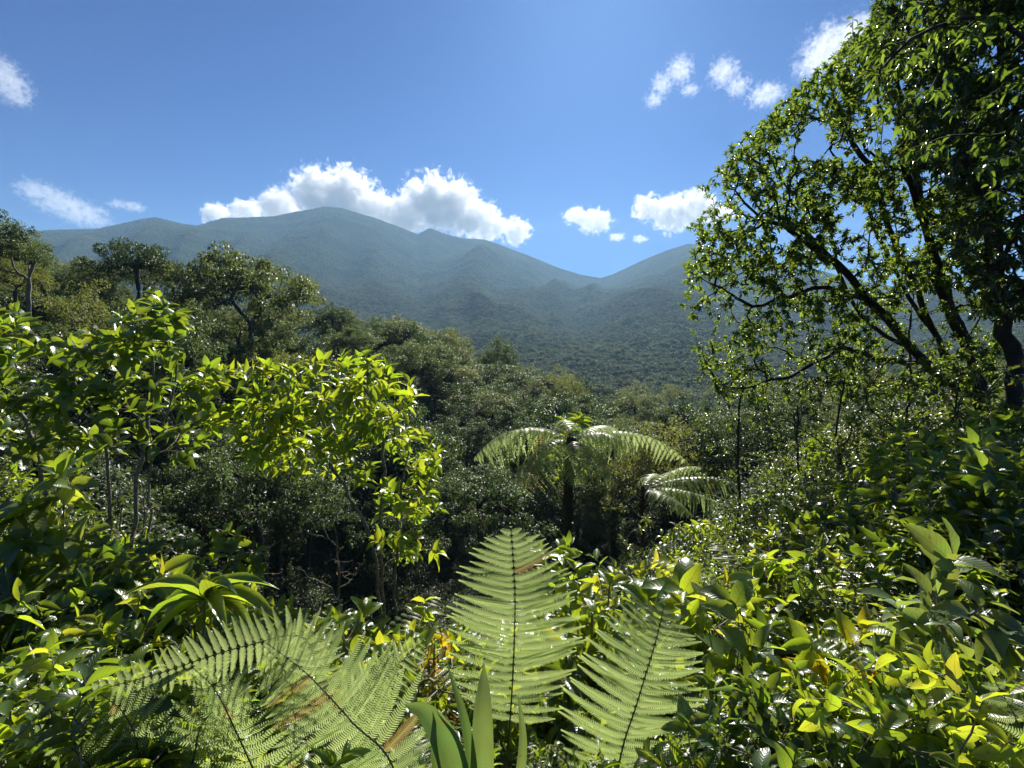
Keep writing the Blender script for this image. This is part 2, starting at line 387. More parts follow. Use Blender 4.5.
def polar(name, rs, az, mat):
    A,Rr=np.meshgrid(az, rs); X=Rr*np.sin(A); Y=Rr*np.cos(A); Z=height(X, Y)
    n,m=A.shape; i=np.arange(n-1)[:,None]*m; j=np.arange(m-1)[None]
    Q=np.stack([i+j, i+m+j, i+m+j+1, i+j+1], -1).reshape(-1,4)[:, ::-1]
    mb=MB(); mb.add(np.stack([X,Y,Z],-1), Q); o=mb.build(name, mat); tag(o, kind='structure'); return o
def groundmat(name, stops, sc1, bump, bscale):
    m=bpy.data.materials.new(name); nt=nodes(m); L=nt.links
    g=nt.nodes.new('ShaderNodeNewGeometry'); n1=nt.nodes.new('ShaderNodeTexNoise'); n1.inputs['Scale'].default_value=sc1; n1.inputs['Detail'].default_value=8
    L.new(g.outputs['Position'], n1.inputs[0]); c=ramp(nt, n1.outputs[0], stops)
    v=nt.nodes.new('ShaderNodeTexVoronoi'); v.inputs['Scale'].default_value=bscale; L.new(g.outputs['Position'], v.inputs[0])
    pr=nt.nodes.new('ShaderNodeBsdfPrincipled'); pr.inputs['Roughness'].default_value=.95; pr.inputs['Specular IOR Level'].default_value=0
    L.new(c, pr.inputs['Base Color']); b=nt.nodes.new('ShaderNodeBump'); b.inputs['Strength'].default_value=1; b.inputs['Distance'].default_value=bump
    b.invert=True; L.new(v.outputs[0], b.inputs['Height']); L.new(b.outputs[0], pr.inputs['Normal'])
    o=nt.nodes.new('ShaderNodeOutputMaterial'); L.new(pr.outputs[0], o.inputs[0]); return m
azf = np.concatenate([np.linspace(-math.pi, -1.1, 60)[:-1], np.linspace(-1.1, 1.1, 700), np.linspace(1.1, math.pi, 60)[1:]])
polar('ground', np.concatenate([[0.05,.3,.6], np.geomspace(.8, 900, 260)]), azf, groundmat('forest_floor', [(.35,(.03,.035,.018)),(.5,(.06,.05,.03)),(.65,(.045,.07,.022))], .7, .05, 12))
polar('mountains', np.concatenate([np.linspace(900, 4150, 260), np.linspace(4200, 4850, 12)]), azf, groundmat('mountain_cover', [(.35,(.020,.030,.016)),(.5,(.030,.045,.020)),(.66,(.05,.052,.032))], .006, 4, .06))

# ------------------------------------------------------------------ forest trees
def clump_leaves(mb, c, rad, k, L, T=T_LO, flat=.6, wr=.55, tone=0, toner=.35):
    M=len(c); u=unit(M*k); rr=rng.uniform(.35,1,M*k)**.6
    p=np.repeat(c,k,0)+u*np.array([1,1,flat])*(np.repeat(np.broadcast_to(rad,(M,)),k)*rr)[:,None]
    d=nrm(u+rng.normal(size=u.shape)*.6+np.array([0,0,-.15])); n=nrm(u*.8+np.array([0,0,.9])+rng.normal(size=u.shape)*.45)
    rn=np.clip(np.repeat(rng.uniform(0,1,M),k)*toner + rng.uniform(0,1,M*k)*(1-toner)+tone,0,1)
    put_leaves(mb, T, p, d, n, rng.uniform(L[0],L[1],M*k), wr, rn)
def forest_tree(name, kind, h, cr, nclump, kleaf, L, mat, bark, label):
    e=empty(name, (0,0,-500), label, 'tree')
    th={'umbrella':.86,'round':.72,'tall':.84,'low':.6}[kind]
    c=[]
    while len(c) < nclump:
        u=rng.uniform(-1,1,3); r=math.hypot(u[0],u[1])
        if r > 1: continue
        if kind=='umbrella':
            z=h*(.80+.20*(1-r*r)+rng.uniform(-.10,.0)) - .06*h*(math.sin(u[0]*5)*math.cos(u[1]*4))
            if r < .25 and rng.random() < .4: continue
        elif kind=='tall': z=h*(.66+.34*(1-r**1.8)*rng.uniform(.3,1)); 
        elif kind=='low': z=h*(.25+.75*math.sqrt(1-r*r)*rng.uniform(.35,1))
        else: z=h*(.45+.55*math.sqrt(1-r*r)*rng.uniform(.25,1)) 
        c.append((u[0]*cr, u[1]*cr, z))
    c=np.array(c); bark = M['twig'] if kind=='tall' else bark; lob=unit(5)*np.array([cr*.42,cr*.42,h*.07]); c += lob[rng.integers(0,5,len(c))]
    bend=rng.normal(0,.04*h,2)
    N,D,ch,cnt,tips=skeleton([[(0,0,-2),(0,0,0),(bend[0]*.4,bend[1]*.4,h*.35),(bend[0],bend[1],h*th*.72)]], c-np.array([0,0,.2]), step=h*.06, bias=.30, wob=.10, curl=.5)
    wb=MB(); wood(wb,N,ch,cnt,.035*h/15,.5,.05*h**.9*.6, .5)
    lb=MB(); rad=rng.uniform(.6,1.3,len(c))*cr*(.20 if kind!='umbrella' else .165)
    clump_leaves(lb, c, rad, kleaf, L, flat=.5 if kind=='umbrella' else .75)
    wb.build('trunk', bark, e); lb.build('crown', mat, e)
    return e
GRP='trees of the forest filling the valley'
protos = {
 'umbrella':[forest_tree('broad_crowned_tree','umbrella',15,6.5,110,120,(.20,.40),M['crown'],M['bark'],'x') for _ in range(3)],
 'round':[forest_tree('rounded_forest_tree','round',12,4.6,100,120,(.17,.34),M['crown'],M['bark'],'x') for _ in range(4)],
 'tall':[forest_tree('slender_forest_tree','tall',16,3.3,56,110,(.17,.32),M['crown'],M['bark'],'x') for _ in range(3)],
 'olive':[forest_tree('olive_leaved_tree','round',13,4.2,80,100,(.15,.30),M['olive'],M['bark'],'x') for _ in range(2)],
}
LAB={'umbrella':'flat-crowned dark green forest tree','round':'rounded dense green forest tree',
 'tall':'slender thin-trunked forest tree','olive':'loose olive-yellow forest tree'}
def where(px, Y):
    if Y < 60: d='nearest the viewer'
    elif Y < 150: d='half way down the valley'
    else: d='far down the valley'
    if px<110: return 'on the left ridge, '+('near its crest' if Y<80 else 'beyond its crest')
    if px<330: return ('below' if Y<60 else 'beside' if Y<110 else 'beyond')+' the large spreading flat-crowned tree'
    if px<480: return 'above the lime green shrub, '+d
    if px<620: return 'behind the centre tree fern, '+d
    if px<760: return 'left of the leaning tree crown, '+d
    return 'seen under the leaning tree branches, '+d
used=set(); NT=0
def place_tree(kind, x, y, s, label=None, group=GRP, sink=0., rz=None, idx=None, z=None):
    global NT
    L_=protos[kind]; pr=L_[rng.integers(len(L_)) if idx is None else idx]
    loc=(x,y,(H(x,y) if z is None else z)-sink); rz=rng.uniform(0,6.28) if rz is None else rz
    sz=rng.uniform(.9,1.1)
    if group is None: g=None
    if pr.name in used:
        o=copy_tree(pr, loc, rz, (s,s,s*sz), label or LAB[kind], group or 'none')
    else:
        used.add(pr.name); o=pr; o.location=loc; o.rotation_euler=(0,0,rz); o.scale=(s,s,s*sz); o['label']=label or LAB[kind]; 
        if group: o['group']=group
    if group is None and 'group' in o: del o['group']
    NT+=1
    return o
# canopy-line limits (px -> lowest allowed pixel row for tree tops)
LIM=np.array([(-200,190),(0,212),(40,222),(60,240),(150,262),(200,288),(225,300),(290,292),(330,292),(400,306),(450,325),(500,345),(560,362),(700,372),(800,380),(1024,340),(1200,330)],float)
def topY(x,y,z): # pixel of world point
    v=np.array([x,y,z])-CAM; c,s=math.cos(PITCH),math.sin(PITCH)
    yy=c*v[1]-s*v[2]; zz=s*v[1]+c*v[2]
    return 512+F*v[0]/yy, 384-F*zz/yy
# landmark trees
def at_top(px, py, Y, kind, h, label, idx=0, s=None, wid=.78):
    p=P(px,py,Y); g=H(p[0],p[1]); base_h={'umbrella':15.8,'round':13,'tall':17,'olive':14}[kind]
    s=s or max(.5,(p[2]-g)/base_h) 
    o=place_tree(kind, p[0], p[1], s, label, None, z=p[2]-base_h*s if s else g, idx=idx, rz=0)
    o.scale[0]*=wid; o.scale[1]*=wid; return o
at_top(243,246,62,'umbrella',15,'large spreading flat-crowned tree standing above the forest left of centre, in front of the mountain',0)
at_top(128,248,58,'umbrella',15,'flat-topped dark tree on the left ridge, between the olive trees and the large spreading tree',1)
at_top(18,210,40,'tall',15,'tallest spindly tree at the left edge, reaching above the mountain outline',0)
at_top(499,330,150,'round',10,'small round very dark tree on the canopy line left of the bright slender tree',1)
at_top(565,358,150,'olive',12,'light green feathery tree standing at the centre of the canopy line',1)
pts=[]
tries=0; Y0=1
while len(pts) < 290 and tries < 16000:
    tries+=1
    lo,hi=((34,80),(80,165),(165,320))[0 if len(pts)<75 or tries%997==0 else (1 if len(pts)<200 else 2)]
    if tries>5200: lo,hi=80,320
    px=rng.uniform(-60,1080) if Y0 is None or rng.random()<.45 else rng.uniform(250,760); Y=rng.uniform(lo,hi)
    x=(px-512)/512*Y*1.0; y=Y
    if px > 330 and Y < 48: continue
    sp=2.6+Y*.022
    if any((x-a)**2+(y-b)**2 < sp*sp for a,b,_ in pts): continue
    g=H(x,y); lim=np.interp(px, LIM[:,0], LIM[:,1])
    tx,ty=topY(x,y,g+.5)
    if ty < lim+4 or ty > 640: continue
    maxh=(P(px,lim,Y)[2]-g)
    if maxh < 5: continue
    hh=min(rng.uniform(9,17)*(1+Y/700.), maxh*rng.uniform(.68,1.0))
    if px<130 and rng.random()<.5: kind='olive'
    else: kind=rng.choice(['umbrella','round','round','tall','olive'],p=[.2,.3,.22,.2,.08] if not 480<px<740 else [.12,.2,.18,.36,.14])
    base_h={'umbrella':15.8,'round':13,'tall':17,'olive':14}[kind]
    pts.append((x,y,kind)); place_tree(kind, x, y, max(.45,hh/base_h), LAB[kind]+' '+where(px,Y), sink=.2)
print('forest trees', NT)

# ---- far forest: uncountable canopy, one object with instanced crowns
def crown_proto(name, k, mat, lo, nb=9, L=(.8,1.4)):
    mb=MB(); c=unit(nb)*np.array([1,1,.5])*rng.uniform(.2,.75,(nb,1)); c[:,2]=np.abs(c[:,2])*.9+.25
    clump_leaves(mb, c*5, rng.uniform(1.4,2.6,nb), k, L, flat=.7, wr=.7)
    # dark inner mass
    return mb.build(name, mat)
fc=bpy.data.collections.new('far_crowns')
for i in range(5):
    o=crown_proto('far_crown', 34, M['far'], 0); COL.objects.unlink(o); fc.objects.link(o)
n=60000; aa=rng.uniform(-.88,.88,n*3)
rr=np.sqrt(rng.uniform(260**2, 4000**2, n*3)); 
extra=np.exp(rng.uniform(math.log(150),math.log(1500),20000)); aa=np.r_[aa,rng.uniform(-.85,.85,20000)]; rr=np.r_[rr,extra]
X=rr*np.sin(aa); Y=rr*np.cos(aa); Z=height(X,Y)
# keep only what faces or can be seen: running max of slope per azimuth bin
pxs=512+512*np.tan(aa); el=(Z+10-1.7)/rr
b=((aa+.9)/.004).astype(int); order=np.argsort(rr); mx=np.full(b.max()+2,-9.); keep=np.zeros(len(rr),bool)
grid_r=np.geomspace(30,4000,400); ga=(np.arange(b.max()+2)+.5)*.004-.9
GX=grid_r[:,None]*np.sin(ga)[None]; GY=grid_r[:,None]*np.cos(ga)[None]; GE=(height(GX,GY)-1.7)/grid_r[:,None]
GM=np.maximum.accumulate(GE,axis=0); ri=np.clip(np.searchsorted(grid_r, rr*.985)-1,0,399)
vis=(el+.004 >= GM[ri,b]) & (rr < 1.03*rcrest(aa)) & (rr>150)
X,Y,Z,rr,aa=[q[vis] for q in (X,Y,Z,rr,aa)]
# near the far summit the cover gets low and sparse
s=rng.uniform(.8,1.35,len(X))*np.clip(1.25-(rr/5200),.5,1)*(.75+.5*fbm(X/120,Y/120,2,3))
ppx=512+512*X/Y
limz=1.7+(330-np.interp(ppx,LIM[:,0],LIM[:,1]))/512*Y
s=s*np.clip(.45+rr/700,0,1)*np.interp(rr,[0,500,1500,2600],[1,1.35,1.3,1.0]); m=(rr>620)|(Z+6*s<limz+2); X,Y,Z,s=[q[m] for q in (X,Y,Z,s)]
thin=rng.random(len(X))<np.interp(np.hypot(X,Y),[600,1300],[.72,1]); X,Y,Z,s=[q[thin] for q in (X,Y,Z,s)]; hi=rng.random(len(X))**2; Z=Z+(hi*6-2)*s*(np.hypot(X,Y)>500); s=s*(1.15-.35*hi)
print('far crowns', len(X))
me=bpy.data.meshes.new('far_forest'); me.vertices.add(len(X)); me.vertices.foreach_set('co', np.stack([X,Y,Z],-1).astype(np.float32).ravel())
a1=me.attributes.new('sc','FLOAT','POINT'); a1.data.foreach_set('value', s.astype(np.float32)); me.update()
ff=bpy.data.objects.new('far_forest', me); COL.objects.link(ff); tag(ff, 'blue-green rainforest canopy covering the far valley and mountain slopes', 'forest', kind='stuff')
ng=bpy.data.node_groups.new('scatter','GeometryNodeTree'); ng.interface.new_socket('Geometry',in_out='INPUT',socket_type='NodeSocketGeometry'); ng.interface.new_socket('Geometry',in_out='OUTPUT',socket_type='NodeSocketGeometry')
gi=ng.nodes.new('NodeGroupInput'); go=ng.nodes.new('NodeGroupOutput'); ip=ng.nodes.new('GeometryNodeInstanceOnPoints'); ci=ng.nodes.new('GeometryNodeCollectionInfo')
ci.inputs[0].default_value=fc; ci.inputs['Separate Children'].default_value=True; ci.inputs['Reset Children'].default_value=True
ip.inputs['Pick Instance'].default_value=True
rv=ng.nodes.new('FunctionNodeRandomValue'); rv.data_type='FLOAT_VECTOR'; rv.inputs[0].default_value=(0,0,0); rv.inputs[1].default_value=(.25,.25,6.28)
na=ng.nodes.new('GeometryNodeInputNamedAttribute'); na.data_type='FLOAT'; na.inputs[0].default_value='sc'
l=ng.links; l.new(gi.outputs[0],ip.inputs['Points']); l.new(ci.outputs[0],ip.inputs['Instance']); l.new(rv.outputs[0],ip.inputs['Rotation']); l.new(na.outputs[0],ip.inputs['Scale']); l.new(ip.outputs[0],go.inputs[0])
md=ff.modifiers.new('scatter','NODES'); md.node_group=ng

# ------------------------------------------------------------------ understory that clothes the slopes (uncountable)
def scatter_gn(o, coll):
    g=bpy.data.node_groups.new('scatter','GeometryNodeTree'); g.interface.new_socket('Geometry',in_out='INPUT',socket_type='NodeSocketGeometry'); g.interface.new_socket('Geometry',in_out='OUTPUT',socket_type='NodeSocketGeometry')
    gi=g.nodes.new('NodeGroupInput'); go=g.nodes.new('NodeGroupOutput'); ip=g.nodes.new('GeometryNodeInstanceOnPoints'); ci=g.nodes.new('GeometryNodeCollectionInfo')
    ci.inputs[0].default_value=coll; ci.inputs['Separate Children'].default_value=True; ci.inputs['Reset Children'].default_value=True
    ip.inputs['Pick Instance'].default_value=True
    rv=g.nodes.new('FunctionNodeRandomValue'); rv.data_type='FLOAT_VECTOR'; rv.inputs[0].default_value=(-.2,-.2,0); rv.inputs[1].default_value=(.2,.2,6.28)
    na=g.nodes.new('GeometryNodeInputNamedAttribute'); na.data_type='FLOAT'; na.inputs[0].default_value='sc'
    l=g.links; l.new(gi.outputs[0],ip.inputs['Points']); l.new(ci.outputs[0],ip.inputs['Instance']); l.new(rv.outputs[0],ip.inputs['Rotation']); l.new(na.outputs[0],ip.inputs['Scale']); l.new(ip.outputs[0],go.inputs[0])
    md=o.modifiers.new('scatter','NODES'); md.node_group=g
def point_cloud(name, X, Y, Z, s, coll, label, cat):
    me=bpy.data.meshes.new(name); me.vertices.add(len(X)); me.vertices.foreach_set('co', np.stack([X,Y,Z],-1).astype(np.float32).ravel())
    a1=me.attributes.new('sc','FLOAT','POINT'); a1.data.foreach_set('value', np.asarray(s).astype(np.float32)); me.update()
    o=bpy.data.objects.new(name, me); COL.objects.link(o); tag(o, label, cat, kind='stuff'); scatter_gn(o, coll); return o
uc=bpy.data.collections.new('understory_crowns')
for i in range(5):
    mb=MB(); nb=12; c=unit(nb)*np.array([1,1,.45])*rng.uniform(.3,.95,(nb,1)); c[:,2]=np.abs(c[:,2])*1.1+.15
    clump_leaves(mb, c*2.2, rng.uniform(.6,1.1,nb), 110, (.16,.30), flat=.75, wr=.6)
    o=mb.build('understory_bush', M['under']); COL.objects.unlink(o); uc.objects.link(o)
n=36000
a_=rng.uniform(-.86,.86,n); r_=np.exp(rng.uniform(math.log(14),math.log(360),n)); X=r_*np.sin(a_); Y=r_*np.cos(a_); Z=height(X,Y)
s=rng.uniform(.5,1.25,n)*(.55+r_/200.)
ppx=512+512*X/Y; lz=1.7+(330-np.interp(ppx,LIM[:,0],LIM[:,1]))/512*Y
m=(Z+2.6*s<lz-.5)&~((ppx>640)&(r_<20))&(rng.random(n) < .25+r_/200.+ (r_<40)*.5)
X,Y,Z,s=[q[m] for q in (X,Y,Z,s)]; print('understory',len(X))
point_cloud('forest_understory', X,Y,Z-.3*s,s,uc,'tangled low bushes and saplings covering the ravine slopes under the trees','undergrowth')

# ------------------------------------------------------------------ plants of the near slope
def seg(pts, base): return np.array([P(*p) for p in pts])-base
def plant(name, label, cat, base, paths, targets, spec, group=None, step=.12, r0=.0035, pw=.45, rmax=.2, bias=.2, wob=.08, curl=.35, bark='twig', extra=True, ret=False):
    """stems grown to the targets, a whorl of leaves at every tip. spec: mat, k, L, w, ang, T, tone"""
    e=empty(name, base, label, cat, group)
    N,D,ch,cnt,tips=skeleton(paths, targets, step=step, bias=bias, wob=wob, curl=curl)
    wb=MB(); wood(wb,N,ch,cnt,r0,pw,rmax,.5)
    wb.build('stem' if cat!='tree' else 'trunk', M[bark], e)
    fol(e, N, D, ch, tips, spec); return e
def fol(e, N, D, ch, tips, spec):
    lb=MB(); tp=N[tips]; td=nrm(D[tips]+np.array([0,0,spec.get('up',.35)]))
    for sp in (spec if isinstance(spec,list) else [spec]):
        k=sp['k']; p,d,L=rosette(tp,td,k,sp.get('ang',(45,85)),sp['L'],sp.get('rx',.12))
        d=nrm(d+np.array([0,0,sp.get('grav',-.1)]))
        tone=np.repeat(rng.normal(sp.get('tone',.5),.16,len(tp)),k)+rng.normal(0,.14,len(p))
        put_leaves(lb, sp['T'], p, d, leafnormal(d,1,sp.get('jit',.35),sp.get('ny',0)), L, sp['w'], np.clip(tone,0,1))
        # leaves set singly along the outer twigs
        al=sp.get('along',0)
        if al:
            q=[]; dd=[]
            for c in ch[-len(tips):]:
                for i in range(max(1,len(c)-int(al)-1), len(c)-1):
                    q.append(N[c[i]]); dd.append(D[c[i]])
            if q:
                q=np.array(q); dd=nrm(np.array(dd)); sidev=nrm(np.cross(dd, unit(len(q))))
                d=nrm(dd*.5+sidev+np.array([0,0,sp.get('grav',-.1)])); 
                put_leaves(lb, sp['T'], q, d, leafnormal(d,1,sp.get('jit',.35),sp.get('ny',0)), rng.uniform(*sp['L'],len(q)), sp['w'], np.clip(rng.normal(sp.get('tone',.5)-.1,.2,len(q)),0,1))
    lb.build(spec.get('part','foliage'), M[spec['mat']], e)

def region_targets(poly_fn, n, xr, yr, Yr, sel=None):
    out=[]
    while len(out)<n:
        px=rng.uniform(*xr); py=rng.uniform(*yr); Y=rng.uniform(*Yr) if not callable(Yr) else Yr(px,py)
        if poly_fn(px,py) and (sel is None or rng.random()<sel(px,py)): out.append(P(px,py,Y))
    return np.array(out)

M['pale']=leafmat('pale_leaf',[(0,(.06,.10,.035)),(1,(.12,.17,.07))],[(0,(.25,.38,.04)),(1,(.5,.6,.10))],.42,.34,9,spec=.6)
M['canopy']=leafmat('canopy_leaf',[(0,(.040,.062,.022)),(.6,(.060,.095,.030)),(1,(.10,.14,.04))],[(0,(.16,.26,.02)),(.6,(.32,.46,.04)),(1,(.58,.68,.07))],.45,.34,0,spec=.6)
# --- big leaning tree on the right bank
lt_left=np.array([(-60,900),(30,880),(70,830),(110,790),(150,745),(175,722),(215,705),(250,712),(285,680),(300,680),(330,705),(360,715),(400,735)],float)
b=P(992,414,9.2); b[2]=H(b[0],b[1])-.05
A=[(985,408,9.1),(955,385,9.0),(925,362,8.9),(900,335,8.8),(870,300,8.6),(835,262,8.5),(800,240,8.3),(768,212,8.2)]
paths=[np.vstack([[0,0,-.2],seg(A,b)]),
 seg([(955,385,9.0),(930,330,9.3),(903,285,9.5),(880,235,9.7),(858,190,9.8),(830,150,9.8)],b),
 seg([(870,300,8.6),(825,287,8.4),(790,297,8.2),(752,306,8.0),(722,288,7.9)],b),
 seg([(925,362,8.9),(880,360,8.7),(840,350,8.5),(800,372,8.3),(745,389,8.1),(714,380,8.0),(702,348,7.9)],b),
 seg([(985,408,9.1),(975,360,9.5),(950,300,9.7),(930,240,9.9),(915,170,10),(905,110,10.2),(890,60,10.2)],b),
 seg([(835,262,8.5),(800,225,8.7),(765,220,8.8),(735,190,8.8)],b),
 seg([(975,395,9.2),(945,350,9.3),(915,290,9.2),(893,240,9.2),(870,170,9.0),(840,120,9.0)],b), seg([(985,408,9.1),(962,340,8.8),(940,290,8.6),(925,225,8.5),(900,160,8.4)],b), seg([(955,385,9.0),(915,352,9.3),(872,325,9.5),(845,290,9.6),(830,230,9.6)],b)]
def lt(px,py): return px > np.interp(py, lt_left[:,0], lt_left[:,1])-14+rng.uniform(-8,8)
nz=lambda px,py: float(vnoise(np.array(px/34.),np.array(py/30.),77))
def sel(px,py):
    n_=nz(px,py); dens=np.interp(px,[680,760,850,950],[1.0,1.0,1.1,1.1])*(1 if py<270 else .62)
    return (n_**.9)*dens*1.5 if n_>.2 else .12
T1=region_targets(lt,4700,(680,1000),(-60,400),(7.4,10.2),sel)-b
plant('leaning_tree','large tree leaning left from the right bank, several dark curved trunks and glossy whorled leaves','tree',b,paths,T1,
  dict(mat='canopy',k=15,L=(.055,.12),w=.38,T=T_MID,ang=(20,110),along=9,rx=.1,tone=.45,grav=-.05,jit=.5), step=.22,r0=.0036,pw=.42,rmax=.12,bias=.10,wob=.09,curl=.4,bark='darkbark')
# --- dark trunk and overhanging crown at the right edge
b=P(1018,412,7.2); b[2]=H(b[0],b[1])-.05
paths=[np.vstack([[0,0,-.2],seg([(1015,380,7.2),(1000,300,7.2),(990,220,7.1),(1002,130,7.0),(1006,40,6.8),(1000,-60,6.6)],b)]),
 seg([(990,220,7.1),(960,140,6.6),(930,60,6.2),(900,10,6.0)],b), seg([(1002,130,7.0),(1060,60,6.6),(1120,-30,6.2)],b), seg([(1006,40,6.8),(960,-40,6.4),(900,-90,6.0)],b)]
ov=np.array([(-160,850),(0,872),(60,868),(100,880),(150,905),(200,935),(260,955),(330,975)],float)
T2=region_targets(lambda px,py: px>np.interp(py,ov[:,0],ov[:,1])+rng.uniform(-10,25),2900,(860,1150),(-160,320),(5.6,8.6),lambda px,py: .5+nz(px,py)*np.interp(py,[0,250,330],[1,.9,.5]))-b
plant('overhanging_tree','dark trunked tree at the right edge with a dense overhanging crown','tree',b,paths,T2,
  dict(mat='dark',k=14,L=(.075,.14),w=.38,T=T_MID,ang=(45,95),along=3,rx=.12,tone=.35,grav=-.25,jit=.5), step=.22,r0=.004,pw=.42,rmax=.10,bias=.12,wob=.1,bark='darkbark')
# lighter, nearer spray of drooping leaves from above
b=P(1085,440,4.6); b[2]=H(b[0],b[1])-.05
paths=[np.vstack([[0,0,-.2],seg([(1085,300,4.6),(1080,150,4.6),(1060,0,4.5),(1020,-90,4.4)],b)]), seg([(1080,100,4.6),(1000,20,4.4),(930,30,4.3),(880,70,4.2)],b), seg([(1060,0,4.5),(980,-40,4.3),(910,-20,4.2)],b)]
T3=region_targets(lambda px,py: px+ .9*py > 865+rng.uniform(-10,30) and py<150+(px-860)*.5,110,(850,1060),(-70,230),(4.0,4.8),lambda px,py:.3+nz(px+300,py))-b
plant('drooping_leaved_tree','young tree at the top right corner with brighter drooping leaves','tree',b,paths,T3,
  dict(mat='canopy',k=7,L=(.08,.13),w=.38,T=T_MID,ang=(45,95),along=3,rx=.15,tone=.15,grav=-.6,jit=.5), step=.16,r0=.004,pw=.42,rmax=.06,bark='darkbark')
# --- slim sapling trees inside the right bank thicket
for i,(px,Y,top,lab) in enumerate([(742,9,330,'slim sapling under the hanging branch of the leaning tree'),(842,7.6,352,'slim yellow-green sapling below the middle of the leaning tree'),(905,11,250,'tall sapling behind the trunks of the leaning tree'),(800,10.5,345,'bushy sapling behind the hanging branch'),(960,6.0,352,'sapling in front of the leaning tree foot')]):
    b=P(px,420,Y); b[2]=H(b[0],b[1]); tp=P(px,top,Y)-b; h=tp[2]; 
    T=rng.uniform(-1,1,(70,3))*np.array([.9,.8,h*.32])+np.array([0,0,h*.62])
    plant('sapling',lab,'sapling',b,[[(0,0,-.1),(.05,0,h*.3),(-.03,.05,h*.6),(0,0,h*.9)]],T,
     dict(mat='small',k=8,L=(.06,.12),w=.42,T=T_MID,along=2,tone=.55,jit=.5),group='saplings on the right bank',step=.14,r0=.004,bark='darkbark')

T_UP=[leaf_template([0,.08,.2,.35,.5,.65,.8,.92,1], lance, .25, d, .02) for d in (.12,.3,.5)]
# --- left tall shrub with big leaves
def hill(c,rx,ry): return lambda px,py: ((px-c[0])/rx)**2+((py-c[1])/ry)**2<1
b=P(120,560,4.2); b[2]=H(b[0],b[1])-.03
def tl(px,py):
    top=np.interp(px,[-120,0,40,75,100,150,185,200,240],[285,300,318,330,318,288,305,345,400]); return py>top+rng.uniform(0,10) and py<470-abs(px-90)*.15
T=region_targets(tl,250,(-110,215),(285,465),(3.7,5.3),lambda px,py: np.interp(py,[300,380,470],[1,.8,.3]))-b
plant('tall_leafy_shrub','tall shrub at the left with large glossy upturned leaves on thin grey stems','shrub',b,
  [np.vstack([[0,0,-.1],seg([(135,500,4.2),(150,420,4.2),(155,340,4.2),(154,296,4.2)],b)]),np.vstack([[-.2,0,-.1],seg([(110,480,4.3),(95,420,4.4),(70,370,4.5)],b)]),
   np.vstack([[-.4,0,-.1],seg([(40,470,4.3),(20,410,4.4),(-20,350,4.5)],b)]),np.vstack([[.1,.1,-.1],seg([(150,480,4.5),(170,410,4.5),(180,350,4.5)],b)])],T,
  dict(mat='broad',k=6,L=(.11,.22),w=.46,ny=.3,T=T_HI,ang=(35,80),along=1,rx=.10,tone=.42,grav=.02,jit=.45,up=.8),step=.12,r0=.0026,rmax=.018,bias=.2)
# --- bright lime shrub
b=P(385,600,4.4); b[2]=H(b[0],b[1])-.03
def tb(px,py):
    if ((px-310)/75)**2+((py-430)/45)**2<1: return True
    if vnoise(np.array(px/26.),np.array(py/20.),5) < .30: return False
    top=np.interp(px,[180,210,250,300,350,390,415,430,440],[385,368,366,356,350,365,385,420,450]); bot=np.interp(px,[180,260,330,380,440],[415,440,470,545,560]); return (top<py<min(bot,top+100)) or (px>300 and 455<py<bot+10)
T=region_targets(tb,290,(182,440),(350,560),(3.8,5.1),lambda px,py: np.interp((py-np.interp(px,[180,350,430],[385,350,400])),[0,40,120],[1,.8,.35]))-b
plant('lime_leaved_shrub','bright lime green domed shrub left of centre with pale bare branches below','shrub',b,
  [np.vstack([[0,0,-.1],seg([(375,560,4.4),(350,500,4.4),(320,450,4.4),(270,410,4.4)],b)]),np.vstack([[.02,0,-.1],seg([(380,540,4.4),(385,470,4.5),(370,400,4.6)],b)]),np.vstack([[.05,0,-.1],seg([(395,560,4.3),(400,500,4.2),(410,440,4.2)],b)])],T,
  dict(mat='lime',k=6,L=(.10,.19),w=.38,ny=.2,T=T_UP,ang=(50,95),along=1,rx=.08,tone=.34,grav=.0,jit=.4,up=.7),step=.12,r0=.0022,rmax=.014,bias=.12)

# --- named smaller shrubs of the foreground: px,py(base top centre),Y, radius, spec
def bush(name,label,cat,px,top,Y,rad,n,spec,hfrac=.65,group=None,**kw):
    tp=P(px,top,Y); b=tp.copy(); b[2]=H(b[0],b[1])-.03; h=max(.25,tp[2]-b[2])
    u=unit(n)*rng.uniform(.4,1,(n,1)); u[:,2]=np.abs(u[:,2])
    T=u*np.array([rad,rad,h*hfrac])+np.array([0,0,h*(1-hfrac)])
    pa=[[(rng.normal()*.02,rng.normal()*.02,-.1),(rng.normal()*.1*rad,rng.normal()*.1*rad,h*.4),(rng.normal()*.2*rad,rng.normal()*.2*rad,h*.75)] for _ in range(2)]
    return plant(name,label,cat,b,pa,T,spec,group,step=.1,bias=.25,**kw)
S=lambda mat,k,L,w,T,**k2: dict(dict(mat=mat,k=k,L=L,w=w,T=T,ny=.55),**k2)
bush('heart_leaved_shrub','shrub with broad ribbed leaves at the left edge, below the tall shrub','shrub',50,438,3.0,.38,34,S('broad',6,(.14,.24),.52,T_HI,tone=.75,grav=-.1,along=1))
bush('glossy_shrub','glossy dark shrub at the lower left with pale shining leaves','shrub',120,520,2.8,.42,60,S('broad',7,(.08,.14),.50,T_HI,tone=.4,along=1))
bush('round_leaved_shrub','shrub with rounded bright leaves left of the ravine gap','shrub',210,520,3.4,.5,70,S('broad',7,(.07,.13),.55,T_HI,tone=.5,along=1))
bush('seedling_shrub','small upright shrub with paired oval leaves in front of the dark ravine gap','shrub',352,560,2.5,.22,16,S('lime',5,(.09,.15),.52,T_HI,tone=.45,grav=.15,up=1.2))
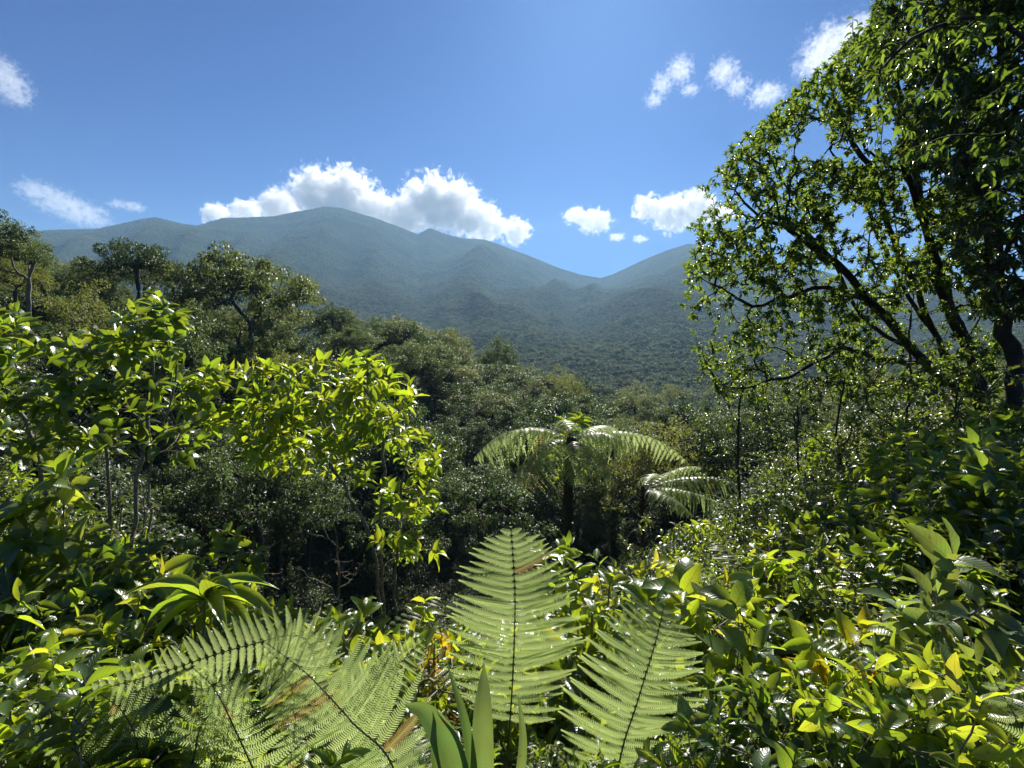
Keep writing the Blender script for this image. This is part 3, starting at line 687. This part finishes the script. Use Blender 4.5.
bush('upright_leafed_shrub','low shrub with upright oval leaves beside the left fern fronds','shrub',390,612,2.2,.22,22,S('lime',5,(.08,.13),.5,T_HI,tone=.35,grav=.1,up=1))
bush('reddish_tipped_shrub','young shrub with small yellow and orange leaves left of the tallest fern frond','shrub',432,582,2.6,.16,26,S('yellow',6,(.05,.10),.4,T_HI,tone=.55,grav=.1,up=1.2))
bush('bright_leaved_shrub','bright green shrub just below the tree fern trunk','shrub',555,515,3.3,.3,30,S('lime',6,(.10,.17),.42,T_HI,tone=.45,up=.8))
bush('dense_leafy_shrub','dense bright shrub between the tree fern and the right hand fern frond','shrub',590,545,2.7,.32,44,S('lime',6,(.08,.15),.42,T_HI,tone=.4,up=.8))
bush('ribbed_leaved_shrub','shrub with very large ribbed bright green leaves right of centre','shrub',676,535,2.9,.26,9,S('lime',5,(.26,.38),.44,T_HI,tone=.3,up=.8,grav=.1))
bush('broad_leaved_shrub','shrub with broad folded leaves just right of the ribbed leaved shrub','shrub',745,568,2.2,.2,10,S('broad',5,(.15,.24),.48,T_HI,tone=.7,up=.8))
bush('yellow_leaved_shrub','low shrub with long yellowing ribbed leaves at the lower right','shrub',860,592,2.0,.2,9,S('yellow',5,(.14,.22),.36,T_LAN,tone=.35,up=1.0,grav=.25,ang=(25,60)))
bush('pale_leaved_shrub','shrub with large pale grey-green leaves at the right edge','shrub',950,535,1.95,.30,20,S('pale',5,(.13,.21),.46,T_HI,tone=.5,grav=-.15,along=1,ny=.1,jit=.3))
bush('bronze_leaved_shrub','shrub with bronze and lime leaves in front of the leaning tree foot','shrub',950,408,3.8,.75,80,S('lime',6,(.11,.19),.36,T_LAN,tone=.45,along=1))
bush('corner_leaved_shrub','broad leaved shrub at the right edge above the pale leaved one','shrub',1030,425,2.9,.45,45,S('broad',6,(.13,.22),.44,T_HI,tone=.5,along=1))
bush('leafy_sapling','leafy shrub standing in front of the low spreading tree fern trunk','shrub',640,505,6.2,.55,60,S('small',9,(.07,.12),.42,T_MID,tone=.6,along=2))
bush('star_leaved_shrub','low shrub with star-like whorls at the lower right, behind the yellow leaves','shrub',790,520,3.2,.45,50,S('lime',6,(.09,.15),.34,T_LAN,tone=.35,along=1))
bush('low_whorled_plant','low whorled plant at the bottom edge right of the large fern fronds','plant',872,708,1.5,.14,10,S('lime',6,(.08,.14),.36,T_HI,tone=.4,up=1))
bush('epiphyte_plant','spiky leaved plant rising behind the crown of the tree fern','plant',572,398,9.5,.35,26,S('broad',7,(.22,.42),.26,T_LAN,tone=.6,up=.6,grav=-.1),hfrac=.25)

for i,(px,top,Y,rad,lab) in enumerate([(330,415,4.3,.5,'bare pale branched shrub tangled below the lime shrub'),(120,395,4.0,.45,'bare grey stems tangled inside the tall leafy shrub'),(255,455,3.9,.4,'bare twiggy shrub between the tall leafy shrub and the lime shrub'),(800,505,3.0,.35,'bare twiggy shrub in the right bank tangle'),(905,660,1.9,.25,'dead branching twigs above the low whorled plant at the bottom right')]):
    bush('dry_twiggy_shrub',lab,'shrub',px,top,Y,rad,70,S('dry',1,(.02,.04),.4,T_MID,tone=.5),hfrac=.8,r0=.0018,rmax=.012,wob=.12)
# --- ferns
def frond(e, pts, half, pairs=30, side=None, up=(0,0,1), npin=20, droop=.25, name='frond', mat='fern', lead=.12, tone=.5, fwd=.35, stalk=True, pw_=.078):
    pts=np.asarray(pts,float)
    ex=np.vstack([2*pts[0]-pts[1],pts,2*pts[-1]-pts[-2]]); out=[]
    for i in range(1,len(ex)-2):
        for t in np.linspace(0,1,16,endpoint=False):
            out.append(.5*((2*ex[i])+(-ex[i-1]+ex[i+1])*t+(2*ex[i-1]-5*ex[i]+4*ex[i+1]-ex[i+2])*t*t+(-ex[i-1]+3*ex[i]-3*ex[i+1]+ex[i+2])*t**3))
    out.append(ex[-2]); C=np.array(out); L=np.concatenate([[0],np.cumsum(np.linalg.norm(np.diff(C,axis=0),axis=1))]); tot=L[-1]
    mb=MB(); up=np.array(up,float); spc=tot*(1-lead)/pairs; pw_=min(pw_*1.3,.72*spc/half)
    ts=lead+(1-lead)*(np.linspace(0,1,pairs)**.92)
    P0=[];D0=[];N0=[];LL=[];RR=[]
    for t in ts:
        p=np.array([np.interp(t*tot,L,C[:,k]) for k in range(3)]); q=np.array([np.interp(min(tot,t*tot+.02),L,C[:,k]) for k in range(3)]); q0=np.array([np.interp(max(0,t*tot-.02),L,C[:,k]) for k in range(3)])
        T=nrm(q-q0); s=nrm(np.cross(T, up)) if side is None else nrm(np.array(side)-T*np.dot(side,T)); nn=np.cross(s,T)
        if side is None and nn[2]<0: nn=-nn
        u=(t-lead)/(1-lead); wdt=half*(min(1,.62+u*1.3))*(1-u**3.2)**.75*(1 if u<.93 else .8)+.006
        for sg in (-1,1):
            l=wdt*rng.uniform(.9,1.06); a=fwd+u*.30-.2+rng.normal()*.045
            d=nrm(s*sg*math.cos(a)+T*math.sin(a)+nn*rng.normal()*.06)
            
            if rng.random()<.015 and u<.9: continue
            P0.append(p);D0.append(d);N0.append(nn);LL.append(l);RR.append(T)
    P0,D0,N0,LL,RR=map(np.array,(P0,D0,N0,LL,RR)); Mn=len(P0)
    # pinna axis curve: bends toward tip and droops
    w_=(np.arange(npin)+.5)/npin
    dr=droop*rng.uniform(.4,1.8,Mn)
    def axis(s_): # (Mn,K,3)
        s_=np.asarray(s_)[None,:,None]; l=LL[:,None,None]
        return P0[:,None]+D0[:,None]*l*s_+RR[:,None]*l*.13*s_**2-N0[:,None]*l*dr[:,None,None]*s_**2+np.array([0,0,-1])*l*.08*s_**2
    A0=axis(w_-.36/npin); A1=axis(w_+.36/npin); Tn=nrm(A1-A0); Sd=nrm(np.cross(Tn,N0[:,None])); 
    pl=LL[:,None]*.0+np.minimum(pw_*LL.max()*(.65+.35*(LL/LL.max()))[:,None],.5*LL[:,None])*((1-w_**2.2)**.8)[None]*np.minimum(1,.6+w_*4)[None]
    pl=pl*rng.uniform(.85,1.1,pl.shape); tn=np.where(rng.random(Mn)<.025,1.0,np.clip(tone+rng.normal(0,.2,Mn),0,.93))
    for sg in (-1,1):
        tip=(A0+A1)/2+Sd*sg*pl[...,None]+Tn*pl[...,None]*.35-N0[:,None]*pl[...,None]*.22
        hw=Tn*(.17/npin)*LL[:,None,None]
        V=np.stack([A0,A1,tip+hw,tip-hw],2).reshape(-1,3); Q=np.arange(len(V)).reshape(-1,4)
        if sg>0: Q=Q[:,::-1]
        mb.add(V,Q,None,np.repeat(tn,npin*4))
    # midribs of the pinnae
    s_=np.linspace(0,1,6); ax=axis(s_); hw=nrm(np.cross(RR,N0))
    for k in range(5):
        wd=LL[:,None]*.012+.0006
        B=nrm(np.cross(D0,N0))*wd
        V=np.stack([ax[:,k]-B,ax[:,k]+B,ax[:,k+1]+B*.8,ax[:,k+1]-B*.8],1)+N0[:,None]*.0012
        mb.add(V.reshape(-1,3),np.arange(4*Mn).reshape(-1,4),None,.9)
    o=mb.build(name,M[mat],e,smooth=False)
    if stalk:
        sb=MB(); tube(sb,C,np.linspace(1,.25,len(C))*max(.0035,half*.016),5); so=sb.build('stalk',M['rachis']); so.parent=o
        so['_']=1; del so['_']
    return o
def hero_fern(label, base_px, fr, name='fern'):
    b=P(*base_px); b[2]=min(b[2],H(b[0],b[1])); e=empty(name,b,label,'fern')
    for f in fr:
        pts=[P(*q)-b for q in f['p']]
        pts=[np.array([f.get('bx',0),f.get('by',0),-.02])]+pts if f.get('root',True) else pts
        frond(e,pts,f['half'],f.get('pairs',30),f.get('side'),f.get('up',(0,-.3,1)),f.get('npin',22),f.get('droop',.25),lead=f.get('lead',.3),tone=f.get('tone',.5),fwd=f.get('fwd',.2))
    return e
hero_fern('tallest upright fern frond, seen face on at the bottom centre',(500,800,1.7),[dict(p=[(506,770,1.80),(512,690,1.86),(515,600,1.93),(511,527,2.02)],half=.285,pairs=28,side=(1,0.05,0),lead=.42,droop=.12,npin=36)])
hero_fern('broad arching fern frond at the bottom, right of the tallest one',(605,820,1.45),[dict(p=[(618,770,1.55),(638,700,1.57),(656,640,1.62),(664,604,1.70)],half=.255,pairs=28,side=(1,.1,-.05),lead=.35,droop=.15,npin=36)])
hero_fern('wide fern at the lower left whose largest frond leans to the left',(420,830,1.35),[
  dict(p=[(396,775,1.44),(352,722,1.46),(305,672,1.50),(262,640,1.56)],half=.24,pairs=27,side=(.75,0.2,.65),lead=.32,droop=.15,npin=34),
  dict(p=[(330,745,1.60),(372,690,1.72),(424,640,1.84)],half=.13,pairs=26,side=(-.55,.2,.8),lead=.4,droop=.2,npin=18)])
hero_fern('arching fern at the lower left with one long bright frond curling over sideways',(300,800,1.6),[
  dict(p=[(315,715,1.58),(306,640,1.60),(245,646,1.55),(150,676,1.48),(78,694,1.42)],half=.10,pairs=40,side=(.1,.15,.97),lead=.40,droop=.25,npin=24,tone=.9),
  dict(p=[(240,740,1.45),(215,690,1.45),(190,665,1.45)],half=.15,pairs=24,side=(.8,0,.3),lead=.3,npin=18,tone=.4)])
hero_fern('drooping fern in the bottom left corner with shaded fronds',(150,850,1.5),[
  dict(p=[(140,760,1.40),(125,715,1.42),(95,690,1.45)],half=.16,pairs=24,side=(.8,0,.4),lead=.3,npin=18,tone=.3),
  dict(p=[(190,770,1.42),(205,720,1.46),(250,690,1.52)],half=.17,pairs=24,side=(.6,0,-.7),lead=.3,npin=18,tone=.35),
  dict(p=[(100,780,1.35),(60,740,1.35),(30,735,1.35)],half=.14,pairs=22,side=(.6,0,.6),lead=.3,npin=18,tone=.3)])
hero_fern('fern at the bottom right corner, fronds lit at their tips',(1040,850,1.7),[
  dict(p=[(1032,790,1.28),(1018,725,1.32),(990,672,1.38)],half=.16,pairs=22,side=(.8,0,.4),lead=.3,npin=18,tone=.5),
  dict(p=[(1045,770,1.25),(1050,700,1.3),(1035,650,1.38)],half=.16,pairs=22,side=(.9,0,.2),lead=.3,npin=18,tone=.5)])
# tree fern
def tree_fern(label, px, py, Y, fr, gname='tree_fern', trunk_r=.085, tone=.5):
    top=P(px,py,Y); b=top.copy(); b[2]=H(b[0],b[1])-.05; e=empty(gname,b,label,'tree fern'); h=top[2]-b[2]
    tb=MB(); z=np.linspace(-.1,h,26); pp=np.stack([np.sin(z*1.3)*.04,z*0,z],-1); tube(tb,pp,trunk_r*(1+.18*np.sin(z*40)+.25*np.exp(-z*2)),12)
    # old leaf-base stubs
    for i in range(130):
        zz=h*(.15+.85*(i/130)); a=i*2.4; d=np.array([math.cos(a),math.sin(a),.9]); q=np.array([math.sin(zz*1.3)*.04,0,zz])+np.array([math.cos(a),math.sin(a),0])*trunk_r*.8
        tube(tb,[q,q+d*.05,q+d*rng.uniform(.08,.16)+np.array([0,0,.03])],[.016,.012,.004],4)
    tb.build('trunk',M['darkbark'],e)
    for az,rise,L,half,drop in fr:
        a=R(az); hd=np.array([math.cos(a),math.sin(a),0]); up=np.array([0,0,1.])
        pts=[np.array([0,0,h-.05])]+[np.array([0,0,h])+hd*L*s*(1-.12*s*s)+up*L*(rise*s-drop*s*s) for s in (.25,.5,.75,1)]
        pts[0]=pts[0]+np.array([math.sin(h*1.3)*.04,0,0])
        frond(e,pts,half*rng.uniform(.85,1.1),21,None,(rng.normal()*.25,rng.normal()*.25,1),18,rng.uniform(.5,1.0),lead=.14,tone=tone,fwd=.25,pw_=.085)
tree_fern('tree fern standing at the centre, dark trunk and a crown of arching fronds',571,438,8.0,
 [(180,.50,1.80,.44,.70),(155,.40,1.5,.4,.55),(212,.2,1.2,.36,.8),(95,.6,1.0,.34,.5),(28,.55,1.1,.38,.55),(350,.52,1.15,.40,.72),(5,.30,2.2,.40,.50),(270,.0,.8,.30,.7),(320,.1,.9,.34,.8)],tone=.6)
tree_fern('low spreading tree fern to the right of the centre, its pale fronds reaching right',645,487,9.2,
 [(0,.30,2.0,.36,.28),(28,.45,1.7,.34,.35),(335,.15,1.6,.34,.25),(60,.35,1.2,.32,.4),(305,.1,1.2,.3,.3)],trunk_r=.045,tone=.5)
# broad blades
def bladed(label, base, bl, name='broad_bladed_plant'):
    b=P(*base); b[2]=min(b[2],H(b[0],b[1])); e=empty(name,b,label,'plant')
    for (pts,wd,tn) in bl:
        C=np.array([np.zeros(3)]+[P(*q)-b for q in pts]); 
        t=np.linspace(0,1,18); 
        ex=np.vstack([2*C[0]-C[1],C,2*C[-1]-C[-2]]); Ls=len(C)-1; pp=[]
        for tt in t:
            i=min(int(tt*Ls),Ls-1)+1; f=tt*Ls-(i-1)
            pp.append(.5*((2*ex[i])+(-ex[i-1]+ex[i+1])*f+(2*ex[i-1]-5*ex[i]+4*ex[i+1]-ex[i+2])*f*f+(-ex[i-1]+3*ex[i]-3*ex[i+1]+ex[i+2])*f**3))
        pp=np.array(pp); T=nrm(np.gradient(pp,axis=0)); s=nrm(np.cross(T,np.array([0.15,-1,.2]))); n_=np.cross(s,T)
        pr=wd*.5*np.minimum(1,.25+t*2.2)*np.maximum(.02,(1-t**2.5))**.9
        V=[];U=[]
        for i in range(18):
            for u in (-1,-.5,0,.5,1): V.append(pp[i]+s[i]*u*pr[i]+n_[i]*abs(u)*pr[i]*.45); U.append((u*4,t[i]*.3))
        Q=[(i*5+c,i*5+c+1,i*5+c+6,i*5+c+5) for i in range(17) for c in range(4)]
        mb=MB(); mb.add(V,Q,U,tn); mb.build('blade',M['bladeleaf'],e)
M['bladeleaf']=leafmat('blade_leaf',[(0,(.05,.09,.03)),(1,(.11,.17,.06))],[(0,(.10,.20,.03)),(1,(.30,.42,.09))],.35,.32,-2)
bladed('plant with long broad upright grass-like blades at the bottom, left of the tallest fern frond',(480,850,1.35),[
 ([(482,740,1.35),(484,662,1.42)],.075,.9),([(470,750,1.33),(447,662,1.40)],.035,.3),([(455,770,1.3),(430,715,1.3),(404,704,1.3)],.085,.5),([(520,770,1.38),(519,692,1.44)],.035,.9),([(440,790,1.28),(435,700,1.32)],.035,.4)])
bladed('tuft of narrow arching blades at the lower edge right of the broad fern frond',(760,830,1.6),[([(750,720,1.6),(735,690,1.62),(705,690,1.64)],.03,.5),([(770,730,1.6),(790,690,1.62),(820,685,1.65)],.03,.6),([(760,720,1.58),(762,672,1.6)],.03,.4)])
# long arched leaves
b=P(185,800,1.85); b[2]=min(b[2],H(b[0],b[1])); e=empty('long_leaved_plant',b,'plant with long arching toothed leaves above the sideways fern frond','plant')
stem=MB(); top=P(205,600,1.85)-b; tube(stem,[(0,0,-.02),top*.5+np.array([.02,0,0]),top],[.008,.007,.005],6); stem.build('stem',M['green_stem'],e)
for tx,ty,Yt,L in [(262,560,1.9,.36),(300,590,1.85,.42),(225,560,1.8,.34),(140,570,1.85,.36),(95,600,1.9,.34),(185,555,2.1,.30),(285,630,1.8,.36),(120,640,1.8,.32),(240,600,1.6,.34)]:
    d=P(tx,ty,Yt-.05)-b-top; d[2]+=.05; mb=MB(); put_leaves(mb,[leaf_template(list(np.linspace(0,1,14)),lambda t:max(.03,math.sin(math.pi*t**.75)),.3,.75,.02)],[top],[d],[(0,0,1)],[L*.85],[.2],[rng.uniform(.5,1)]); mb.build('leaf',M['broad'],e)

# --- fillers: the many plants of the near slope
FG={'small':('small-leaved dark bush','bush'),'broad':('shrub with glossy oval leaves','shrub'),'lime':('low bright green shrub','shrub'),'fern':('small low green fern','fern'),'twig':('dry leafless twiggy shrub','shrub'),'rib':('shrub with long pointed leaves','shrub')}
def near_where(px, Y):
    n=0 if Y<2.3 else (1 if Y<5 else 2)
    for lim,a in ((180,('in the bottom left corner','below the tall leafy shrub','behind the tall leafy shrub')),(420,('among the lower left fern fronds','between the left ferns and the lime shrub','in the ravine below the lime shrub')),
      (600,('beside the tallest fern frond','behind the tallest fern frond','at the foot of the centre tree fern')),(760,('beside the broad arching fern frond','around the ribbed leaved shrub','beside the low spreading tree fern')),
      (900,('at the bottom, left of the low whorled plant','around the yellow leaved shrub','below the middle of the leaning tree')),(9999,('in the bottom right corner','below the bronze leaved shrub','near the foot of the leaning tree'))):
        if px<lim: return a[n]
def proto_bush(kind):
    e=empty({'small':'small_leaved_bush','broad':'oval_leaved_shrub','lime':'low_bright_shrub','fern':'small_fern','twig':'dry_twiggy_shrub','rib':'pointed_leaved_shrub'}[kind],(0,0,-500),FG[kind][0],FG[kind][1],{'small':'small-leaved bushes','broad':'oval-leaved shrubs','lime':'low bright shrubs','fern':'small ferns','twig':'dry twiggy shrubs','rib':'pointed-leaved shrubs'}[kind]+' of the near slope')
    if kind=='fern':
        for i in range(7):
            a=i*.9+rng.uniform(-.2,.2); hd=np.array([math.cos(a),math.sin(a),0]); L=rng.uniform(.8,1.1)
            frond(e,[np.array([0,0,0])]+[hd*L*s+np.array([0,0,1])*L*(1.35*s-.85*s*s) for s in (.3,.6,1)],.17,22,None,(0,0,1),12,.3,lead=.2,tone=.4,stalk=False)
        return e
    n=dict(small=85,broad=46,lime=30,twig=70,rib=34)[kind]
    u=unit(n)*rng.uniform(.3,1,(n,1))**.7; u[:,2]=np.abs(u[:,2]); T=u*np.array([.62,.62,.72])+np.array([0,0,.22])
    pa=[[(rng.normal()*.05,rng.normal()*.05,-.15),(rng.normal()*.15,rng.normal()*.15,.35)] for _ in range(4)]
    N,D,ch,cnt,tips=skeleton(pa,T,step=.1,bias=.25,wob=.12)
    wb=MB(); wood(wb,N,ch,cnt,.0028,.45,.03,.5); wb.build('stem',M['twig'],e)
    sp=dict(small=S('small',9,(.035,.065),.48,T_MID,along=4,tone=.5,jit=.6,rx=.12),broad=S('broad',7,(.08,.16),.46,T_HI,along=2,tone=.5,jit=.5),
      lime=S('lime',6,(.09,.17),.42,T_HI,along=1,tone=.45,up=.6,jit=.4),twig=S('dry',2,(.03,.06),.4,T_MID,tone=.5),rib=S('broad',6,(.14,.24),.32,T_LAN,along=1,tone=.3,up=.3,jit=.45))[kind]
    fol(e,N,D,ch,tips,sp); return e
for k,n_ in (('small',5),('broad',4),('lime',3),('fern',2),('twig',2),('rib',3)): protos[k]=[proto_bush(k) for _ in range(n_)]
LN=np.array([(-100,420),(0,440),(60,455),(150,485),(220,510),(300,545),(380,575),(400,600),(455,600),(480,560),(520,505),(600,480),(650,475),(740,452),(780,425),(850,405),(930,400),(1024,392),(1100,380)],float)
LN2=np.array([(-100,560),(0,600),(60,650),(100,735),(430,765),(720,755),(760,680),(850,660),(1024,640),(1100,620)],float)
def scatter_near(count, Yr, weights, limits, xr=(-40,1070), pxw=None, smin=.35, smax=1.3):
    got=0; tries=0
    while got<count and tries<count*30:
        tries+=1; px=rng.uniform(*xr); Y=math.exp(rng.uniform(math.log(Yr[0]),math.log(Yr[1])))
        p=P(px,500,Y); x,y=p[0],p[1]; g=H(x,y); _,gy=topY(x,y,g)
        lim=np.interp(px,limits[:,0],limits[:,1])
        if gy<lim+8: continue
        maxh=P(px,lim,Y)[2]-g; kind=rng.choice(list(weights),p=np.array(list(weights.values()))/sum(weights.values()))
        if 690<px<905 and Y>2.3 and kind!='small' and rng.random()<.42: kind='small'
        if px<330 and Y<5 and kind in ('small','twig') and rng.random()<.6: kind='lime'
        if px<330 and Y>5 and kind in('broad','rib') and rng.random()<.5: kind='small'
        s=min(maxh/.95, rng.uniform(.7,1.15)*(.75+Y*.11)); s=min(s,3.0)
        if s<smin: continue
        sz=rng.uniform(.85,1.1)
        tx,ty=topY(x,y,g+.9*s)
        if ty>800: continue
        pr=protos[kind][rng.integers(len(protos[kind]))]
        if kind=='fern': s=min(s,1.15)
        lab=FG[kind][0]+' '+near_where(px,Y)
        if pr.name in used: copy_tree(pr,(x,y,g-.04*s),rng.uniform(0,6.28),(s,s,s*sz),lab,tilt=(rng.normal()*.1,rng.normal()*.1))
        else: used.add(pr.name); pr.location=(x,y,g-.04*s); pr.rotation_euler=(0,0,rng.uniform(0,6.28)); pr.scale=(s,s,s*sz); pr['label']=lab
        got+=1
    print('near',got)
scatter_near(190,(5.0,16),dict(small=.5,broad=.2,lime=.07,twig=.08,rib=.1),LN)
scatter_near(190,(2.3,5.0),dict(small=.24,broad=.24,lime=.26,fern=.08,twig=.08,rib=.14),LN)
scatter_near(90,(1.3,2.3),dict(small=.20,broad=.22,lime=.32,fern=.10,twig=.08,rib=.12),LN2)
# ground cover
n=42000; a_=rng.uniform(-1.0,1.0,n); r_=np.exp(rng.uniform(math.log(1.0),math.log(16),n)); X=r_*np.sin(a_); Y=r_*np.cos(a_); Z=height(X,Y)
d=unit(n)*np.array([1,1,.5])+np.array([0,0,.25]); mb=MB(); Lg=rng.uniform(.03,.07,n)*(.8+r_*.12)
put_leaves(mb,T_MID,np.stack([X,Y,Z+rng.uniform(0,.22,n)],-1),d,leafnormal(d,1,.5),Lg,.5,rng.uniform(0,1,n)); o=mb.build('ground_cover',M['small']); tag(o,'low leaves and creepers covering the soil of the near slope','ground cover',kind='stuff')


# ------------------------------------------------------------------ clouds (volumes, outside the haze box)
def cloud(label, Y, blobs, dens=.012, nscale=13., namp=.85, soft=.16, aniso=.3):
    """blobs: (px,py,radius px[,flat])"""
    k=Y/F
    C=[(P(px,py,Y),r*k,fl) for px,py,r,fl in blobs]
    c0=np.mean([c for c,_,_ in C],0); lo=np.min([c-r*1.5 for c,r,_ in C],0)-c0; hi=np.max([c+r*1.5 for c,r,_ in C],0)-c0
    if Y>=5000: lo[1]=max(lo[1],4960-c0[1])
    if c0[2]+lo[2] < 965 and Y<4900: lo[2]=965-c0[2]
    m=bpy.data.materials.new('cloud'); nt=nodes(m); L=nt.links
    tc=nt.nodes.new('ShaderNodeTexCoord'); rm=np.mean([r for _,r,_ in C])
    n1=nt.nodes.new('ShaderNodeTexNoise'); n1.inputs['Scale'].default_value=nscale/(rm*6); n1.inputs['Detail'].default_value=8; n1.inputs['Roughness'].default_value=.68; n1.inputs['Distortion'].default_value=.4
    L.new(tc.outputs['Object'],n1.inputs[0]); acc=None
    for c,r,fl in C:
        vm=nt.nodes.new('ShaderNodeVectorMath'); vm.operation='SUBTRACT'; L.new(tc.outputs['Object'],vm.inputs[0]); vm.inputs[1].default_value=c-c0
        vs=nt.nodes.new('ShaderNodeVectorMath'); vs.operation='MULTIPLY'; L.new(vm.outputs[0],vs.inputs[0]); vs.inputs[1].default_value=(1/r,1/r,1/(r*fl))
        vl=nt.nodes.new('ShaderNodeVectorMath'); vl.operation='LENGTH'; L.new(vs.outputs[0],vl.inputs[0])
        v=math_(nt,'SUBTRACT',1,vl.outputs['Value']); acc=v if acc is None else math_(nt,'SMOOTH_MAX',acc,v,.25)
    f=math_(nt,'ADD',acc,math_(nt,'MULTIPLY',math_(nt,'SUBTRACT',n1.outputs[0],.52),namp*4))
    f=math_(nt,'MULTIPLY',f,1/soft); cl=nt.nodes.new('ShaderNodeClamp'); L.new(f,cl.inputs[0])
    pv=nt.nodes.new('ShaderNodeVolumePrincipled'); pv.inputs['Color'].default_value=(1,1,1,1); pv.inputs['Anisotropy'].default_value=aniso
    L.new(math_(nt,'MULTIPLY',cl.outputs[0],dens*1.25),pv.inputs['Density'])
    o=nt.nodes.new('ShaderNodeOutputMaterial'); L.new(pv.outputs[0],o.inputs[1])
    try: m.cycles.volume_step_rate=.2
    except Exception as ex: print(ex)
    mb=MB(); V=[(x,y,z) for z in (lo[2],hi[2]) for y in (lo[1],hi[1]) for x in (lo[0],hi[0])]
    mb.add(V,[(0,2,3,1),(4,5,7,6),(0,1,5,4),(1,3,7,5),(3,2,6,7),(2,0,4,6)]); ob=mb.build('cloud',m,smooth=False,loc=c0); tag(ob,label,'cloud')
cloud('long white cumulus cloud lying along the summit of the mountain',5600,[(215,214,14,.7),(245,213,16,.7),(280,208,20,.8),(318,196,26,.9),(345,200,30,.9),(375,212,24,.8),(405,216,24,.8),(432,204,28,.9),(450,208,28,.9),(475,220,22,.8),(490,226,16,.8)],.010)
cloud('small puffy cloud just off the right end of the long summit cloud',5600,[(516,231,14,.9)],.010)
cloud('small white cloud above the saddle between the two summits',5600,[(577,216,13,.6),(595,221,15,.75)],.008)
cloud('white cloud touching the crown of the leaning tree at the right',5600,[(650,208,16,.75),(672,214,20,.8),(695,208,20,.8),(720,214,14,.6)],.009)
cloud('faint tiny cloud below the small white one',5600,[(617,237,8,.5),(640,239,7,.5)],.005)
cloud('slanting wispy cloud at the left above the ridge',5600,[(35,190,14,.6),(58,202,18,.6),(82,214,18,.6),(98,222,10,.6)],.0016,nscale=16,namp=1.3)
cloud('short wispy cloud right of the slanting one at the left',5600,[(118,204,8,.5),(134,207,9,.5)],.0022,nscale=14,namp=1.2)
cloud('streak of cloud cut by the left edge high in the sky',3600,[(2,72,14,.9),(10,86,15,.9),(18,98,10,.8)],.0024,nscale=16,namp=1.3)
cloud('ragged cloud high at the right, leftmost of the upper three',3600,[(654,100,8,.8),(662,84,9,1),(680,70,11,1),(690,90,8,.6)],.0032,nscale=16,namp=1.35)
cloud('ragged cloud high at the right, middle one of the upper three',3600,[(724,72,12,.9),(738,86,10,.8),(766,95,15,.55)],.0032,nscale=16,namp=1.35)
cloud('largest ragged cloud high at the right, touching the overhanging crown',3600,[(812,64,14,.7),(832,48,22,.8),(856,32,18,.7)],.0028,nscale=16,namp=1.3)

# ------------------------------------------------------------------ haze
mh=bpy.data.materials.new('haze'); nt=nodes(mh); pv=nt.nodes.new('ShaderNodeVolumePrincipled')
pv.inputs['Color'].default_value=(.42,.70,1,1); pv.inputs['Density'].default_value=1.0e-4; pv.inputs['Anisotropy'].default_value=.2
o=nt.nodes.new('ShaderNodeOutputMaterial'); nt.links.new(pv.outputs[0], o.inputs[1])
E=4900.; zb=-130.; zt=960.
mb=MB(); V=[(x,y,z) for z in (zb,zt) for y in (-E,E) for x in (-E,E)]
mb.add(V,[(0,2,3,1),(4,5,7,6),(0,1,5,4),(1,3,7,5),(3,2,6,7),(2,0,4,6)]); hz=mb.build('haze', mh, smooth=False); tag(hz, 'thin blue haze filling the air over the valley', 'haze', kind='stuff')

# ------------------------------------------------------------------ leave out plants that nothing of the view can show
HIDDEN = {'slender_forest_tree':[9,24,25,26,35,36,37,41,50,51,52,53,55,56,58,60,62,65,66,67,71,72],'rounded_forest_tree':[40,41,57,68,73,85,92,95,96,97,98,102,104,105,108,109,110,113,119,120,122,124],'olive_leaved_tree':[14,16,20,23,25,26,27,28,29,31,32,33,34,35,38],'broad_crowned_tree':[20,35,37,41,43,44,46,48,50,51,52,53],'small_leaved_bush':[2,4,7,9,10,11,12,13,15,16,19,23,24,27,29,31,33,35,41,51,56,58,60,61,62,63,65,66,68,69,73,76,78,79,81,83,89,90,94,95,96,98,105,106,107,109,113,114,115,124,126,128,143,158,159,167],'oval_leaved_shrub':[0,1,2,4,5,6,7,8,11,15,16,18,19,22,23,24,27,28,30,33,41,52,59,68,70,75,91],'low_bright_shrub':[1,5,9,10,11,15,19,29,36,44,51,52,56,57,76,80],'small_fern':[1,8],'dry_twiggy_shrub':[6,8,9,10,16,17,18,19,20,23,24,27,28,33],'pointed_leaved_shrub':[0,1,2,5,6,9,13,14,21,25,28,31,33,35,37,38]}
for base_, idx_ in HIDDEN.items():
    for i_ in idx_:
        o_ = bpy.data.objects.get(base_ if i_ == 0 else '%s.%03d' % (base_, i_))
        if o_ is None: continue
        for c_o in list(o_.children): bpy.data.objects.remove(c_o, do_unlink=True)
        bpy.data.objects.remove(o_, do_unlink=True)
